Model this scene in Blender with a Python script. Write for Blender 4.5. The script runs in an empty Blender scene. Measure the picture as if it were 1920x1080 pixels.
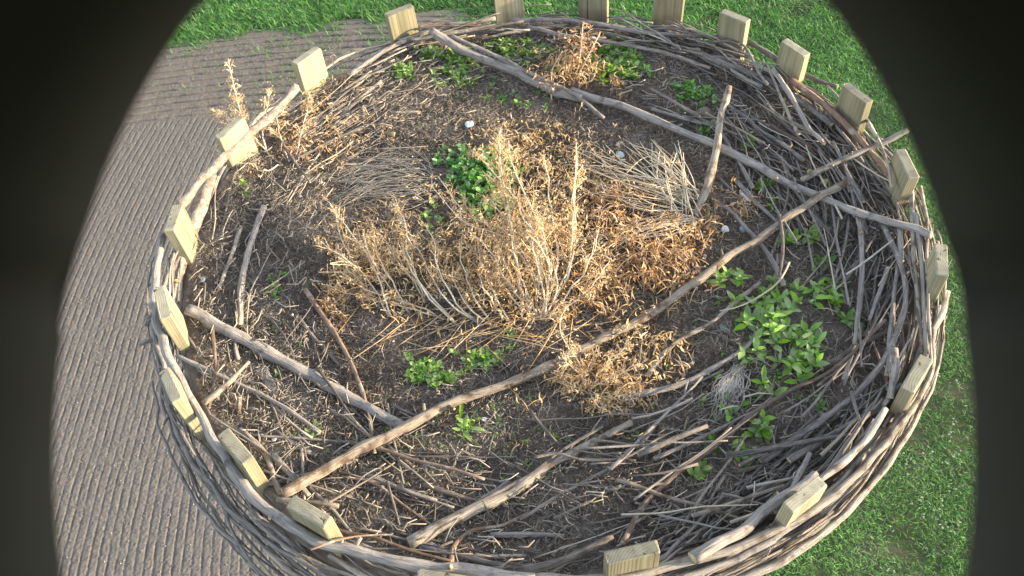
import bpy, math, random
import numpy as np
from mathutils import Vector, Matrix, noise as mnoise

# ------------------------------------------------------------------ camera
F_PX = 1575.0
PITCH, ROLL = math.radians(51.5), math.radians(-6.0)
CAM = Vector((-0.0702, -1.1866, 1.2078))          # nest centre is the origin, post tops are z = 0
GROUND_Z = -9.0
cp, sp = math.cos(PITCH), math.sin(PITCH)
FW = Vector((0, cp, -sp)); R0 = Vector((1, 0, 0)); U0 = R0.cross(FW)
CR = R0 * math.cos(ROLL) + U0 * math.sin(ROLL)
CU = U0 * math.cos(ROLL) - R0 * math.sin(ROLL)
scene = bpy.context.scene
COL = scene.collection
cd = bpy.data.cameras.new('camera'); cam = bpy.data.objects.new('camera', cd); COL.objects.link(cam)
m = Matrix((CR, CU, -FW)).transposed().to_4x4(); m.translation = CAM
cam.matrix_world = m
cd.sensor_width = 36; cd.lens = 36 * F_PX / 1920
cd.clip_start = 0.003; cd.clip_end = 900
cd.dof.use_dof = True; cd.dof.focus_distance = 1.7; cd.dof.aperture_fstop = 30
scene.camera = cam
scene.render.resolution_x, scene.render.resolution_y = 1920, 1080

# ------------------------------------------------------------------ light
SUN_EL, SUN_AZ = math.radians(11.0), math.radians(-6)       # azimuth from +x, counter-clockwise
sdir = Vector((math.cos(SUN_EL) * math.cos(SUN_AZ), math.cos(SUN_EL) * math.sin(SUN_AZ), math.sin(SUN_EL)))
w = bpy.data.worlds.new('World'); scene.world = w; w.use_nodes = True
nt = w.node_tree; nt.nodes.clear()
sky = nt.nodes.new('ShaderNodeTexSky'); sky.sky_type = 'NISHITA'; sky.sun_disc = False
sky.sun_elevation = SUN_EL; sky.sun_rotation = math.pi / 2 - SUN_AZ
bg = nt.nodes.new('ShaderNodeBackground'); bg.inputs[1].default_value = 0.15
wo = nt.nodes.new('ShaderNodeOutputWorld')
hsv = nt.nodes.new('ShaderNodeHueSaturation'); hsv.inputs['Saturation'].default_value = 0.45
nt.links.new(sky.outputs[0], hsv.inputs['Color']); nt.links.new(hsv.outputs[0], bg.inputs[0]); nt.links.new(bg.outputs[0], wo.inputs[0])
sl = bpy.data.lights.new('sun', 'SUN'); sl.energy = 3.8; sl.angle = math.radians(0.6); sl.color = (1.0, 0.77, 0.47)
so = bpy.data.objects.new('sun', sl); COL.objects.link(so)
so.rotation_euler = sdir.to_track_quat('Z', 'Y').to_euler(); so.location = sdir * 30
vs = scene.view_settings; vs.view_transform = 'Standard'; vs.look = 'None'; vs.gamma = 1; vs.exposure = 1.95
scene.render.engine = 'CYCLES'

# ------------------------------------------------------------------ helpers
rnd = random.Random(7); rng = np.random.default_rng(11)

def unproj(px, py, z):
    d = FW + CR * ((px - 960) / F_PX) - CU * ((py - 540) / F_PX)
    t = (z - CAM.z) / d.z
    return CAM + d * t

def proj(p):
    v = Vector(p) - CAM; z = v.dot(FW)
    return 960 + F_PX * v.dot(CR) / z, 540 - F_PX * v.dot(CU) / z

def pxsize(p):                      # metres per photo pixel at p
    return (Vector(p) - CAM).dot(FW) / F_PX

def bedz(x, y):
    r = math.hypot(x, y)
    n = mnoise.noise(Vector((x * 3.1, y * 3.1, 1.7))) * 0.012 + mnoise.noise(Vector((x * 11, y * 11, 4))) * 0.006
    return -0.135 + n + 0.035 * max(0.0, (r - 0.45) / 0.3) ** 2

def onbed(px, py, h=0.0):
    p = unproj(px, py, -0.125 + h)
    for _ in range(3):
        p = unproj(px, py, bedz(p.x, p.y) + h)
    return p

def tag(o, label=None, cat=None, group=None, kind=None):
    if label: o['label'] = label
    if cat: o['category'] = cat
    if group: o['group'] = group
    if kind: o['kind'] = kind
    return o

def empty(name, loc=(0, 0, 0)):
    o = bpy.data.objects.new(name, None); COL.objects.link(o); o.location = loc; o.empty_display_size = 0.02
    return o

def link_mesh(name, me, parent=None, loc=None):
    o = bpy.data.objects.new(name, me); COL.objects.link(o)
    if parent is not None:
        o.parent = parent
        o.matrix_parent_inverse = Matrix.Translation(-Vector(parent.location))
    if loc is not None: o.location = loc
    return o

class MB:
    """collects shapes into one mesh"""
    def __init__(s): s.v = []; s.f = []; s.mi = []; s.uv = []
    def poly(s, pts, mi=0, uvs=None):
        b = len(s.v); s.v += [tuple(p) for p in pts]; s.f.append(tuple(range(b, b + len(pts)))); s.mi.append(mi)
        s.uv += uvs or [(0, 0)] * len(pts)
    def tube(s, pts, rad, n=7, mi=0, capmi=1, wob=0.12, seed=0.0, flat=1.0):
        pts = [Vector(p) for p in pts]; k = len(pts)
        t = (pts[1] - pts[0]).normalized(); up = Vector((0, 0, 1)) if abs(t.z) < .9 else Vector((1, 0, 0))
        a = t.cross(up).normalized(); base = len(s.v); L = 0; Ls = []
        for i in range(k):
            t = (pts[min(i + 1, k - 1)] - pts[max(i - 1, 0)])
            if t.length < 1e-9: t = Vector((1, 0, 0))
            t.normalize(); a = (a - t * a.dot(t)).normalized(); b = t.cross(a)
            if i: L += (pts[i] - pts[i - 1]).length
            Ls.append(L); r = rad[i]
            for j in range(n):
                an = 2 * math.pi * j / n
                q = 1 + wob * mnoise.noise(Vector((math.cos(an) * 1.3 + seed, math.sin(an) * 1.3, L * 22 + seed)))
                s.v.append(tuple(pts[i] + a * (math.cos(an) * r * q) + b * (math.sin(an) * r * q * flat)))
        for i in range(k - 1):
            for j in range(n):
                j2 = (j + 1) % n
                s.f.append((base + i * n + j, base + i * n + j2, base + (i + 1) * n + j2, base + (i + 1) * n + j)); s.mi.append(mi)
                s.uv += [(j / n, Ls[i] + seed), ((j + 1) / n, Ls[i] + seed), ((j + 1) / n, Ls[i + 1] + seed), (j / n, Ls[i + 1] + seed)]
        s.f.append(tuple(base + j for j in range(n))[::-1]); s.mi.append(capmi); s.uv += [(0, 0)] * n
        s.f.append(tuple(base + (k - 1) * n + j for j in range(n))); s.mi.append(capmi); s.uv += [(0, 0)] * n
    def build(s, name, mats, parent=None, smooth=True):
        me = bpy.data.meshes.new(name); me.from_pydata(s.v, [], s.f)
        for mm in (mats if isinstance(mats, (list, tuple)) else [mats]): me.materials.append(mm)
        me.polygons.foreach_set('material_index', s.mi)
        uvl = me.uv_layers.new(name='UVMap'); uvl.data.foreach_set('uv', np.array(s.uv, dtype=np.float32).ravel())
        me.polygons.foreach_set('use_smooth', [smooth] * len(s.f)); me.update()
        return link_mesh(name, me, parent)

def ribbons(base, dirv, axis, length, width, curl, K=3, taper=0.15, thick=None):
    """N bent ribbons, vectorised: base, dirv, axis (N,3); length, width, curl (N,)"""
    N = len(base); d = dirv / np.linalg.norm(dirv, axis=1, keepdims=True)
    ax = axis - d * (axis * d).sum(1, keepdims=True); ax /= np.linalg.norm(ax, axis=1, keepdims=True) + 1e-9
    side = np.cross(d, ax)                                # bending plane holds d and side
    V = np.zeros((N, K + 1, 2, 3)); p = base.copy()
    for i in range(K + 1):
        a = (curl * i / K)[:, None]
        t = d * np.cos(a) + side * np.sin(a)
        if i: p = p + t * (length / K)[:, None]
        wd = width * (1 - (1 - taper) * abs(2 * i / K - 0.8) / 1.2)
        V[:, i, 0] = p - ax * wd[:, None] / 2; V[:, i, 1] = p + ax * wd[:, None] / 2
    idx = np.arange(N)[:, None] * (K + 1) * 2 + np.arange(K)[None, :] * 2
    F = np.stack([idx, idx + 1, idx + 3, idx + 2], -1).reshape(-1, 4)
    return V.reshape(-1, 3), F

def np_mesh(name, V, F, mat, parent=None, smooth=True, mi=None):
    me = bpy.data.meshes.new(name); nv, nf = len(V), len(F); k = F.shape[1]
    me.vertices.add(nv); me.vertices.foreach_set('co', np.ascontiguousarray(V, dtype=np.float32).ravel())
    me.loops.add(nf * k); me.loops.foreach_set('vertex_index', F.astype(np.int32).ravel())
    me.polygons.add(nf); me.polygons.foreach_set('loop_start', np.arange(nf, dtype=np.int32) * k)
    me.polygons.foreach_set('use_smooth', np.full(nf, smooth))
    me.update(calc_edges=True)
    for q in (mat if isinstance(mat, list) else [mat]): me.materials.append(q)
    if mi is not None: me.polygons.foreach_set('material_index', mi.astype(np.int32))
    return link_mesh(name, me, parent)

def join_vf(parts):
    Vs, Fs, o = [], [], 0
    for V, F in parts:
        Vs.append(V); Fs.append(F + o); o += len(V)
    return np.concatenate(Vs), np.concatenate(Fs)

def spline(pts, n):
    pts = [Vector(p) for p in pts]
    if len(pts) == 2: return [pts[0].lerp(pts[1], i / (n - 1)) for i in range(n)]
    P = [pts[0] * 2 - pts[1]] + pts + [pts[-1] * 2 - pts[-2]]; out = []
    for i in range(n):
        t = i / (n - 1) * (len(pts) - 1); k = min(int(t), len(pts) - 2); u = t - k
        a, b, c, d = P[k], P[k + 1], P[k + 2], P[k + 3]
        out.append(0.5 * ((2 * b) + (c - a) * u + (2 * a - 5 * b + 4 * c - d) * u * u + (3 * b - a - 3 * c + d) * u ** 3))
    return out

# ------------------------------------------------------------------ materials
def mat(name, c1, c2, scale=8, rough=0.8, detail=6, streak=None, island=0.0, objrand=0.0, bump=0.0, c3=None, c3amt=0.45, translucent=0.0, uv=False, c3s=None, distort=0.0, spec=0.25, bscale=None):
    mt = bpy.data.materials.new(name); mt.use_nodes = True; n = mt.node_tree; n.nodes.clear(); L = n.links
    out = n.nodes.new('ShaderNodeOutputMaterial'); bs = n.nodes.new('ShaderNodeBsdfPrincipled')
    bs.inputs['Roughness'].default_value = rough; bs.inputs['Specular IOR Level'].default_value = spec
    tc = n.nodes.new('ShaderNodeTexCoord'); mp = n.nodes.new('ShaderNodeMapping')
    L.new(tc.outputs['UV' if uv else 'Object'], mp.inputs[0])
    if streak: mp.inputs['Scale'].default_value = streak
    nz = n.nodes.new('ShaderNodeTexNoise'); nz.inputs['Scale'].default_value = scale; nz.inputs['Detail'].default_value = detail
    nz.inputs['Distortion'].default_value = distort; nz.inputs['Roughness'].default_value = 0.65
    L.new(mp.outputs[0], nz.inputs['Vector'])
    rp = n.nodes.new('ShaderNodeValToRGB'); rp.color_ramp.elements[0].position = 0.33; rp.color_ramp.elements[1].position = 0.68
    rp.color_ramp.elements[0].color = (*c1, 1); rp.color_ramp.elements[1].color = (*c2, 1)
    L.new(nz.outputs['Fac'], rp.inputs[0]); col = rp.outputs[0]
    if c3:
        n2 = n.nodes.new('ShaderNodeTexNoise'); n2.inputs['Scale'].default_value = c3s or scale * 0.37; n2.inputs['Detail'].default_value = 4
        L.new(tc.outputs['Object'], n2.inputs['Vector'])
        r2 = n.nodes.new('ShaderNodeValToRGB'); r2.color_ramp.elements[0].position = 1 - c3amt - 0.05; r2.color_ramp.elements[1].position = 1 - c3amt + 0.1
        L.new(n2.outputs['Fac'], r2.inputs[0])
        mx = n.nodes.new('ShaderNodeMix'); mx.data_type = 'RGBA'; L.new(r2.outputs[0], mx.inputs[0]); L.new(col, mx.inputs[6]); mx.inputs[7].default_value = (*c3, 1); col = mx.outputs[2]
    if island or objrand:
        src = n.nodes.new('ShaderNodeNewGeometry').outputs['Random Per Island'] if island else n.nodes.new('ShaderNodeObjectInfo').outputs['Random']
        amt = island or objrand
        mr = n.nodes.new('ShaderNodeMapRange'); mr.inputs[3].default_value = 1 - amt; mr.inputs[4].default_value = 1 + amt; L.new(src, mr.inputs[0])
        ml = n.nodes.new('ShaderNodeTexWhiteNoise'); ml.noise_dimensions = '1D'; L.new(src, ml.inputs['W'])
        hs = n.nodes.new('ShaderNodeHueSaturation'); L.new(mr.outputs[0], hs.inputs['Value']); L.new(col, hs.inputs['Color'])
        mr2 = n.nodes.new('ShaderNodeMapRange'); mr2.inputs[3].default_value = 0.6; mr2.inputs[4].default_value = 1.25; L.new(ml.outputs['Value'], mr2.inputs[0]); L.new(mr2.outputs[0], hs.inputs['Saturation'])
        col = hs.outputs[0]
    L.new(col, bs.inputs['Base Color'])
    if bump:
        nb = n.nodes.new('ShaderNodeTexNoise'); nb.inputs['Scale'].default_value = bscale or scale * 2; nb.inputs['Detail'].default_value = 8; L.new(mp.outputs[0], nb.inputs['Vector'])
        b = n.nodes.new('ShaderNodeBump'); b.inputs['Strength'].default_value = bump; b.inputs['Distance'].default_value = 0.004
        L.new(nb.outputs['Fac'], b.inputs['Height']); L.new(b.outputs[0], bs.inputs['Normal'])
    sh = bs.outputs[0]
    if translucent:
        tr = n.nodes.new('ShaderNodeBsdfTranslucent'); L.new(col, tr.inputs[0]); ms = n.nodes.new('ShaderNodeMixShader'); ms.inputs[0].default_value = translucent
        L.new(bs.outputs[0], ms.inputs[1]); L.new(tr.outputs[0], ms.inputs[2]); sh = ms.outputs[0]
    L.new(sh, out.inputs[0])
    return mt

ST = (1.0, 5.0, 1.0)     # uv: around, along
M = {}
M['grey']  = mat('grey_weathered_bark', (.085, .078, .075), (.27, .25, .24), 7, streak=ST, uv=True, objrand=.38, bump=.8, bscale=12, c3=(.30, .29, .28), c3amt=.36, c3s=55)
M['silver']= mat('silver_dead_wood', (.17, .16, .155), (.40, .375, .36), 6, streak=(2.2, 3.2, 1), uv=True, objrand=.12, bump=.9, bscale=12, c3=(.12, .11, .105), c3amt=.38, c3s=45)
M['tan']   = mat('pale_barkless_wood', (.23, .20, .17), (.46, .42, .37), 6, streak=(2.2, 3.2, 1), uv=True, objrand=.22, bump=.9, bscale=12, c3=(.14, .11, .09), c3amt=.44, c3s=38)
M['brown'] = mat('red_brown_bark', (.10, .075, .062), (.25, .185, .15), 8, streak=ST, uv=True, objrand=.3, bump=.7, bscale=12, c3=(.32, .28, .25), c3amt=.40, c3s=50)
M['birch'] = mat('blotched_pale_bark', (.16, .13, .115), (.42, .37, .32), 3.5, streak=(2, 22, 1), uv=True, bump=.6, c3=(.20, .15, .12), c3amt=.45, c3s=60, bscale=9)
M['cut']   = mat('cut_wood', (.33, .26, .17), (.52, .43, .28), 60, rough=.8)
M['soil']  = mat('nest_soil', (.078, .061, .051), (.20, .162, .137), 38, rough=.95, bump=1.0, c3=(.22, .195, .175), c3amt=.42, bscale=120)
M['litter']= mat('dry_litter', (.14, .125, .11), (.38, .345, .30), 9, rough=.85, island=.45)
M['warm']  = mat('brown_dry_litter', (.22, .165, .115), (.42, .33, .235), 9, rough=.8, island=.5, translucent=.15)
M['weed']  = mat('dry_weed', (.43, .29, .15), (.74, .565, .335), 25, rough=.8, island=.5, translucent=.25)
M['rust']  = mat('shrivelled_leaves', (.32, .185, .095), (.60, .40, .225), 25, rough=.8, island=.4, translucent=.2)
M['straw'] = mat('pale_straw', (.54, .47, .35), (.76, .69, .54), 25, rough=.6, island=.25, translucent=.1)
M['gstraw']= mat('grey_straw', (.20, .185, .17), (.40, .37, .33), 25, rough=.7, island=.35)
M['leaf']  = mat('green_leaf', (.11, .28, .055), (.24, .46, .10), 30, rough=.5, island=.35, translucent=.35, spec=.4)
M['leafy'] = mat('fresh_green_leaf', (.17, .35, .07), (.36, .56, .14), 30, rough=.5, island=.3, translucent=.4, spec=.4)
M['leafd'] = mat('deep_green_leaf', (.09, .26, .06), (.19, .42, .10), 30, rough=.45, island=.3, translucent=.3, spec=.4)
M['grass'] = mat('grass_blade', (.07, .20, .05), (.15, .36, .085), .7, rough=.55, island=.45, translucent=.3)
M['field'] = mat('field_soil', (.112, .104, .097), (.185, .174, .165), 30, rough=.95, bump=.5, c3=(.16, .145, .132), bscale=60)
M['ground']= mat('lawn_soil', (.025, .045, .018), (.07, .085, .04), 3, rough=.95, bump=.6, c3=(.10, .09, .07), c3amt=.4)
M['white'] = mat('white_bits', (.62, .64, .66), (.8, .82, .84), 40, rough=.5)
M['blue']  = mat('blue_plastic', (.20, .38, .62), (.42, .58, .78), 60, rough=.4)
M['lblue'] = mat('pale_blue_plastic', (.45, .62, .72), (.65, .80, .86), 90, rough=.35)
M['teal']  = mat('teal_leaf', (.10, .20, .18), (.15, .27, .24), 60, rough=.6)
M['stone'] = mat('stone', (.13, .11, .09), (.22, .19, .16), 50, rough=.9, bump=.4)
M['dark']  = mat('housing_plastic', (.062, .066, .063), (.078, .083, .080), 14, rough=.7, spec=.1)
M['yellow']= mat('yellow_leaf', (.42, .42, .10), (.58, .55, .16), 60, rough=.5, translucent=.3)

def wood_post():
    mt = bpy.data.materials.new('planed_pine'); mt.use_nodes = True; n = mt.node_tree; L = n.links; bs = n.nodes['Principled BSDF']
    bs.inputs['Roughness'].default_value = .75; bs.inputs['Specular IOR Level'].default_value = .2
    tc = n.nodes.new('ShaderNodeTexCoord'); oi = n.nodes.new('ShaderNodeObjectInfo')
    ad = n.nodes.new('ShaderNodeVectorMath'); ad.operation = 'MULTIPLY_ADD'
    cb = n.nodes.new('ShaderNodeCombineXYZ'); L.new(oi.outputs['Random'], cb.inputs[2]); cb.inputs[0].default_value = 0; wn = n.nodes.new('ShaderNodeTexWhiteNoise'); wn.noise_dimensions = '1D'; L.new(oi.outputs['Random'], wn.inputs['W']); sv = n.nodes.new('ShaderNodeVectorMath'); sv.operation = 'MULTIPLY_ADD'; L.new(wn.outputs['Color'], sv.inputs[0]); sv.inputs[1].default_value = (.07, .05, 3); sv.inputs[2].default_value = (-.035, 0, 0)
    ad.inputs[1].default_value = (1, 1, .1); L.new(tc.outputs['Object'], ad.inputs[0]); L.new(sv.outputs[0], ad.inputs[2])
    mp = n.nodes.new('ShaderNodeMapping'); mp.inputs['Location'].default_value = (.0, .035, 0); L.new(ad.outputs[0], mp.inputs[0])
    wv = n.nodes.new('ShaderNodeTexWave'); wv.wave_type = 'RINGS'; wv.rings_direction = 'Z'; wv.inputs['Scale'].default_value = 75; wv.inputs['Distortion'].default_value = 2.2
    wv.inputs['Detail'].default_value = 3; wv.inputs['Detail Scale'].default_value = 1.5; L.new(mp.outputs[0], wv.inputs[0])
    rp = n.nodes.new('ShaderNodeValToRGB'); rp.color_ramp.elements[0].position = .15; rp.color_ramp.elements[1].position = .55
    rp.color_ramp.elements[0].color = (.30, .275, .18, 1); rp.color_ramp.elements[1].color = (.37, .338, .225, 1); L.new(wv.outputs[0], rp.inputs[0])
    nz = n.nodes.new('ShaderNodeTexNoise'); nz.inputs['Scale'].default_value = 28; nz.inputs['Detail'].default_value = 7; L.new(ad.outputs[0], nz.inputs[0])
    r2 = n.nodes.new('ShaderNodeValToRGB'); r2.color_ramp.elements[0].position = .45; r2.color_ramp.elements[1].position = .75; r2.color_ramp.elements[1].color = (.7, .7, .7, 1)
    r2.color_ramp.elements[0].color = (0, 0, 0, 1); L.new(nz.outputs['Fac'], r2.inputs[0])
    mx = n.nodes.new('ShaderNodeMix'); mx.data_type = 'RGBA'; L.new(r2.outputs[0], mx.inputs[0]); L.new(rp.outputs[0], mx.inputs[6]); mx.inputs[7].default_value = (.20, .205, .145, 1)
    hs = n.nodes.new('ShaderNodeHueSaturation'); mr = n.nodes.new('ShaderNodeMapRange'); mr.inputs[3].default_value = .72; mr.inputs[4].default_value = 1.12
    # weathering: grey upward end grain, dirt blotches and thin drying cracks
    ge = n.nodes.new('ShaderNodeNewGeometry'); sx = n.nodes.new('ShaderNodeSeparateXYZ'); L.new(tc.outputs['Normal'], sx.inputs[0])
    m3 = n.nodes.new('ShaderNodeMix'); m3.data_type = 'RGBA'; mg = n.nodes.new('ShaderNodeMath'); mg.operation = 'MULTIPLY'; mg.inputs[1].default_value = .55; mg.use_clamp = True; L.new(sx.outputs['Z'], mg.inputs[0])
    L.new(mg.outputs[0], m3.inputs[0]); L.new(mx.outputs[2], m3.inputs[6]); m3.inputs[7].default_value = (.33, .33, .285, 1)
    nc = n.nodes.new('ShaderNodeTexNoise'); nc.inputs['Scale'].default_value = 1; nc.inputs['Detail'].default_value = 3; nc.inputs['Distortion'].default_value = .6
    mc = n.nodes.new('ShaderNodeMapping'); mc.inputs['Scale'].default_value = (95, 95, 6); L.new(ad.outputs[0], mc.inputs[0]); L.new(mc.outputs[0], nc.inputs[0])
    rc = n.nodes.new('ShaderNodeValToRGB'); rc.color_ramp.elements[0].position = .30; rc.color_ramp.elements[0].color = (1, 1, 1, 1); rc.color_ramp.elements[1].position = .36; rc.color_ramp.elements[1].color = (0, 0, 0, 1); L.new(nc.outputs['Fac'], rc.inputs[0])
    m4 = n.nodes.new('ShaderNodeMix'); m4.data_type = 'RGBA'; L.new(rc.outputs[0], m4.inputs[0]); L.new(m3.outputs[2], m4.inputs[6]); m4.inputs[7].default_value = (.09, .075, .045, 1)
    nd = n.nodes.new('ShaderNodeTexNoise'); nd.inputs['Scale'].default_value = 55; nd.inputs['Detail'].default_value = 8; L.new(ad.outputs[0], nd.inputs[0])
    rd = n.nodes.new('ShaderNodeValToRGB'); rd.color_ramp.elements[0].position = .35; rd.color_ramp.elements[0].color = (.72, .72, .74, 1); rd.color_ramp.elements[1].position = .6; rd.color_ramp.elements[1].color = (1, 1, 1, 1); L.new(nd.outputs['Fac'], rd.inputs[0])
    m5 = n.nodes.new('ShaderNodeMix'); m5.data_type = 'RGBA'; m5.blend_type = 'MULTIPLY'; m5.inputs[0].default_value = 1; L.new(m4.outputs[2], m5.inputs[6]); L.new(rd.outputs[0], m5.inputs[7])
    L.new(oi.outputs['Random'], mr.inputs[0]); L.new(mr.outputs[0], hs.inputs['Value']); L.new(m5.outputs[2], hs.inputs['Color']); L.new(hs.outputs[0], bs.inputs['Base Color'])
    b = n.nodes.new('ShaderNodeBump'); b.inputs['Strength'].default_value = .15; b.inputs['Distance'].default_value = .001; L.new(wv.outputs[0], b.inputs['Height']); L.new(b.outputs[0], bs.inputs['Normal'])
    return mt
M['post'] = wood_post()

# ------------------------------------------------------------------ ground, field, grass
def vnoise(x, y, s, seed):
    r = np.random.default_rng(seed).random((256, 256)); xi = np.floor(x * s).astype(int); yi = np.floor(y * s).astype(int)
    fx = x * s - xi; fy = y * s - yi; fx = fx * fx * (3 - 2 * fx); fy = fy * fy * (3 - 2 * fy)
    g = lambda a, b: r[a % 256, b % 256]
    return (g(xi, yi) * (1 - fx) * (1 - fy) + g(xi + 1, yi) * fx * (1 - fy) + g(xi, yi + 1) * (1 - fx) * fy + g(xi + 1, yi + 1) * fx * fy) * 2 - 1

def build_ground():
    me = bpy.data.meshes.new('ground'); s = 400
    me.from_pydata([(-s, -s, GROUND_Z - .06), (s, -s, GROUND_Z - .06), (s, s, GROUND_Z - .06), (-s, s, GROUND_Z - .06)], [], [(0, 1, 2, 3)])
    me.materials.append(M['ground']); tag(link_mesh('ground', me), kind='structure')
    # ploughed field: real furrows
    x0, x1, y0, y1 = -9.5, -0.4, -1.5, FIELD_Y + .5
    step = .0135; nx = int((x1 - x0) / step); ny = int((y1 - y0) / step)
    X, Y = np.meshgrid(np.linspace(x0, x1, nx), np.linspace(y0, y1, ny))
    wob = vnoise(X, Y, .35, 1) * .06 + vnoise(X, Y, 3, 2) * .008
    u = X - (ROWC[0] * Y * Y / 2 + ROWC[1] * Y) + wob
    head = np.clip((Y - HEAD_Y + vnoise(X, Y, .8, 9) * .12) / .12, 0, 1)
    v = Y + .020 * (X + 5.5) ** 2 + wob * 1.6
    groove = lambda q, w: -np.clip(np.cos(q * 2 * math.pi / w), 0, 1) ** 6 * (.55 + .45 * vnoise(X, Y, 9, 33))
    rows = .020 * groove(u, .118) * (1 - head) - .11 * np.clip(np.cos(v * 2 * math.pi / .215), 0, 1) ** 3 * (.75 + .25 * vnoise(X, Y, 7, 34)) * head
    Z = rows * (1 + .6 * vnoise(X, Y, 4, 3)) + .002 * vnoise(X, Y, 7, 4) + .0025 * vnoise(X, Y, 27, 5) + .0022 * rng.standard_normal(X.shape)
    edge = np.minimum(np.clip((x1 - X) / 1.2, 0, 1), np.clip((y1 - Y) / .6, 0, 1))
    Z = GROUND_Z + Z * edge - .05 * (1 - edge)
    V = np.stack([X, Y, Z], -1).reshape(-1, 3); i = np.arange(ny - 1)[:, None] * nx + np.arange(nx - 1)[None, :]
    F = np.stack([i, i + 1, i + nx + 1, i + nx], -1).reshape(-1, 4)
    tag(np_mesh('ploughed_field', V, F, M['field']), kind='structure')
HEAD_Y = unproj(300, 235, GROUND_Z).y
FIELD_Y = unproj(500, 75, GROUND_Z).y
sl_ = []
for (x_, y_, q_) in ((330, 300, -.50), (250, 630, -.33), (170, 1000, -.19)):
    a_, b_ = unproj(x_ - q_ * 20, y_ - 20, GROUND_Z), unproj(x_ + q_ * 20, y_ + 20, GROUND_Z)
    sl_.append((a_.y / 2 + b_.y / 2, (a_.x - b_.x) / (a_.y - b_.y)))
ROWC = np.polyfit([q[0] for q in sl_], [q[1] for q in sl_], 1)      # dx/dy of the furrows along y
build_ground()

def build_grass():
    N = 420000
    x = rng.uniform(-9, 9.5, N * 2); y = rng.uniform(-3, 21, N * 2)
    # denser where it is near the view
    vx = x - CAM.x; vy = y - CAM.y; vz = GROUND_Z - CAM.z
    zc = vx * FW.x + vy * FW.y + vz * FW.z
    pxx = 960 + F_PX * (vx * CR.x + vy * CR.y + vz * CR.z) / zc; pyy = 540 - F_PX * (vx * CU.x + vy * CU.y + vz * CU.z) / zc
    inview = (pxx > 200) & (pxx < 1900) & (pyy > -60) & (pyy < 1130)
    edge = vnoise(x, y, 1.3, 21) * .5 + vnoise(x, y, 4, 22) * .25
    grassy = np.clip(((x + 1.2 + edge * 1.5) / .7), 0, 1)
    top = np.clip((y - FIELD_Y - .15 + edge * .9 - np.clip(x + 3.5, 0, 2.4) * .1) / .5, 0, 1)
    dens = np.maximum(grassy * (y < FIELD_Y + 1) * np.where((x < .6), .45, 1), top)
    sp_ = unproj(640, 110, GROUND_Z); thin = np.exp(-((x - sp_.x) / 2.0) ** 2 - ((y - sp_.y) / 1.6) ** 2) * np.clip(.25 + vnoise(x, y, 1.8, 25) * .6, 0, 1) * .7
    dens = np.maximum(dens, thin)
    dens = np.maximum(dens, (x > .2) * 1.0) * np.where(inview, 1, .22)
    bare = np.clip(1.25 - np.clip(vnoise(x, y, .9, 23) * 1.1 + vnoise(x, y, 3, 24) * .5 - .15, 0, 1) * 1.3, 0.12, 1)
    keep = rng.random(N * 2) < dens * bare
    x, y = x[keep][:N], y[keep][:N]; n = len(x)
    base = np.stack([x, y, np.full(n, GROUND_Z - .05)], -1)
    az = rng.uniform(0, 2 * math.pi, n); el = rng.uniform(.5, 1.4, n)
    d = np.stack([np.cos(az) * np.cos(el), np.sin(az) * np.cos(el), np.sin(el)], -1)
    ax = np.stack([-np.sin(az), np.cos(az), rng.uniform(-.4, .4, n)], -1)
    big = np.clip((y - 9) / 5, 0, 1)
    ln = rng.uniform(.05, .11, n) * (1 + .9 * big); wd = rng.uniform(.005, .010, n) * (1 + 1.1 * big)
    V, F = ribbons(base, d, ax, ln, wd, -rng.uniform(.3, 1.7, n), K=3, taper=.1)
    tag(np_mesh('grass', V, F, M['grass']), kind='stuff')
build_grass()

def clods():
    n = 16000; x = rng.uniform(-9.3, -.8, n); y = rng.uniform(-1, FIELD_Y, n); r = .003 + .011 * rng.random(n) ** 3
    U_ = np.array([(1, 0, 0), (0, 1, 0), (-1, 0, 0), (0, -1, 0), (0, 0, 1), (0, 0, -.6)]) * 1.0
    V = U_[None] * r[:, None, None] * rng.uniform(.55, 1.3, (n, 6, 1)); a = rng.uniform(0, 6.28, n); c, s_ = np.cos(a)[:, None], np.sin(a)[:, None]
    X = V[..., 0] * c - V[..., 1] * s_ + x[:, None]; Y = V[..., 0] * s_ + V[..., 1] * c + y[:, None]; Z = V[..., 2] + GROUND_Z + .004
    f = np.array([(0, 1, 4), (1, 2, 4), (2, 3, 4), (3, 0, 4), (1, 0, 5), (2, 1, 5), (3, 2, 5), (0, 3, 5)])
    tag(np_mesh('soil_clods', np.stack([X, Y, Z], -1).reshape(-1, 3), (np.arange(n)[:, None, None] * 6 + f[None]).reshape(-1, 3), M['clod'], smooth=False), kind='stuff')
M['clod'] = mat('clod', (.11, .10, .09), (.24, .23, .215), 12, rough=.95, island=.5)
clods()

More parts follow.
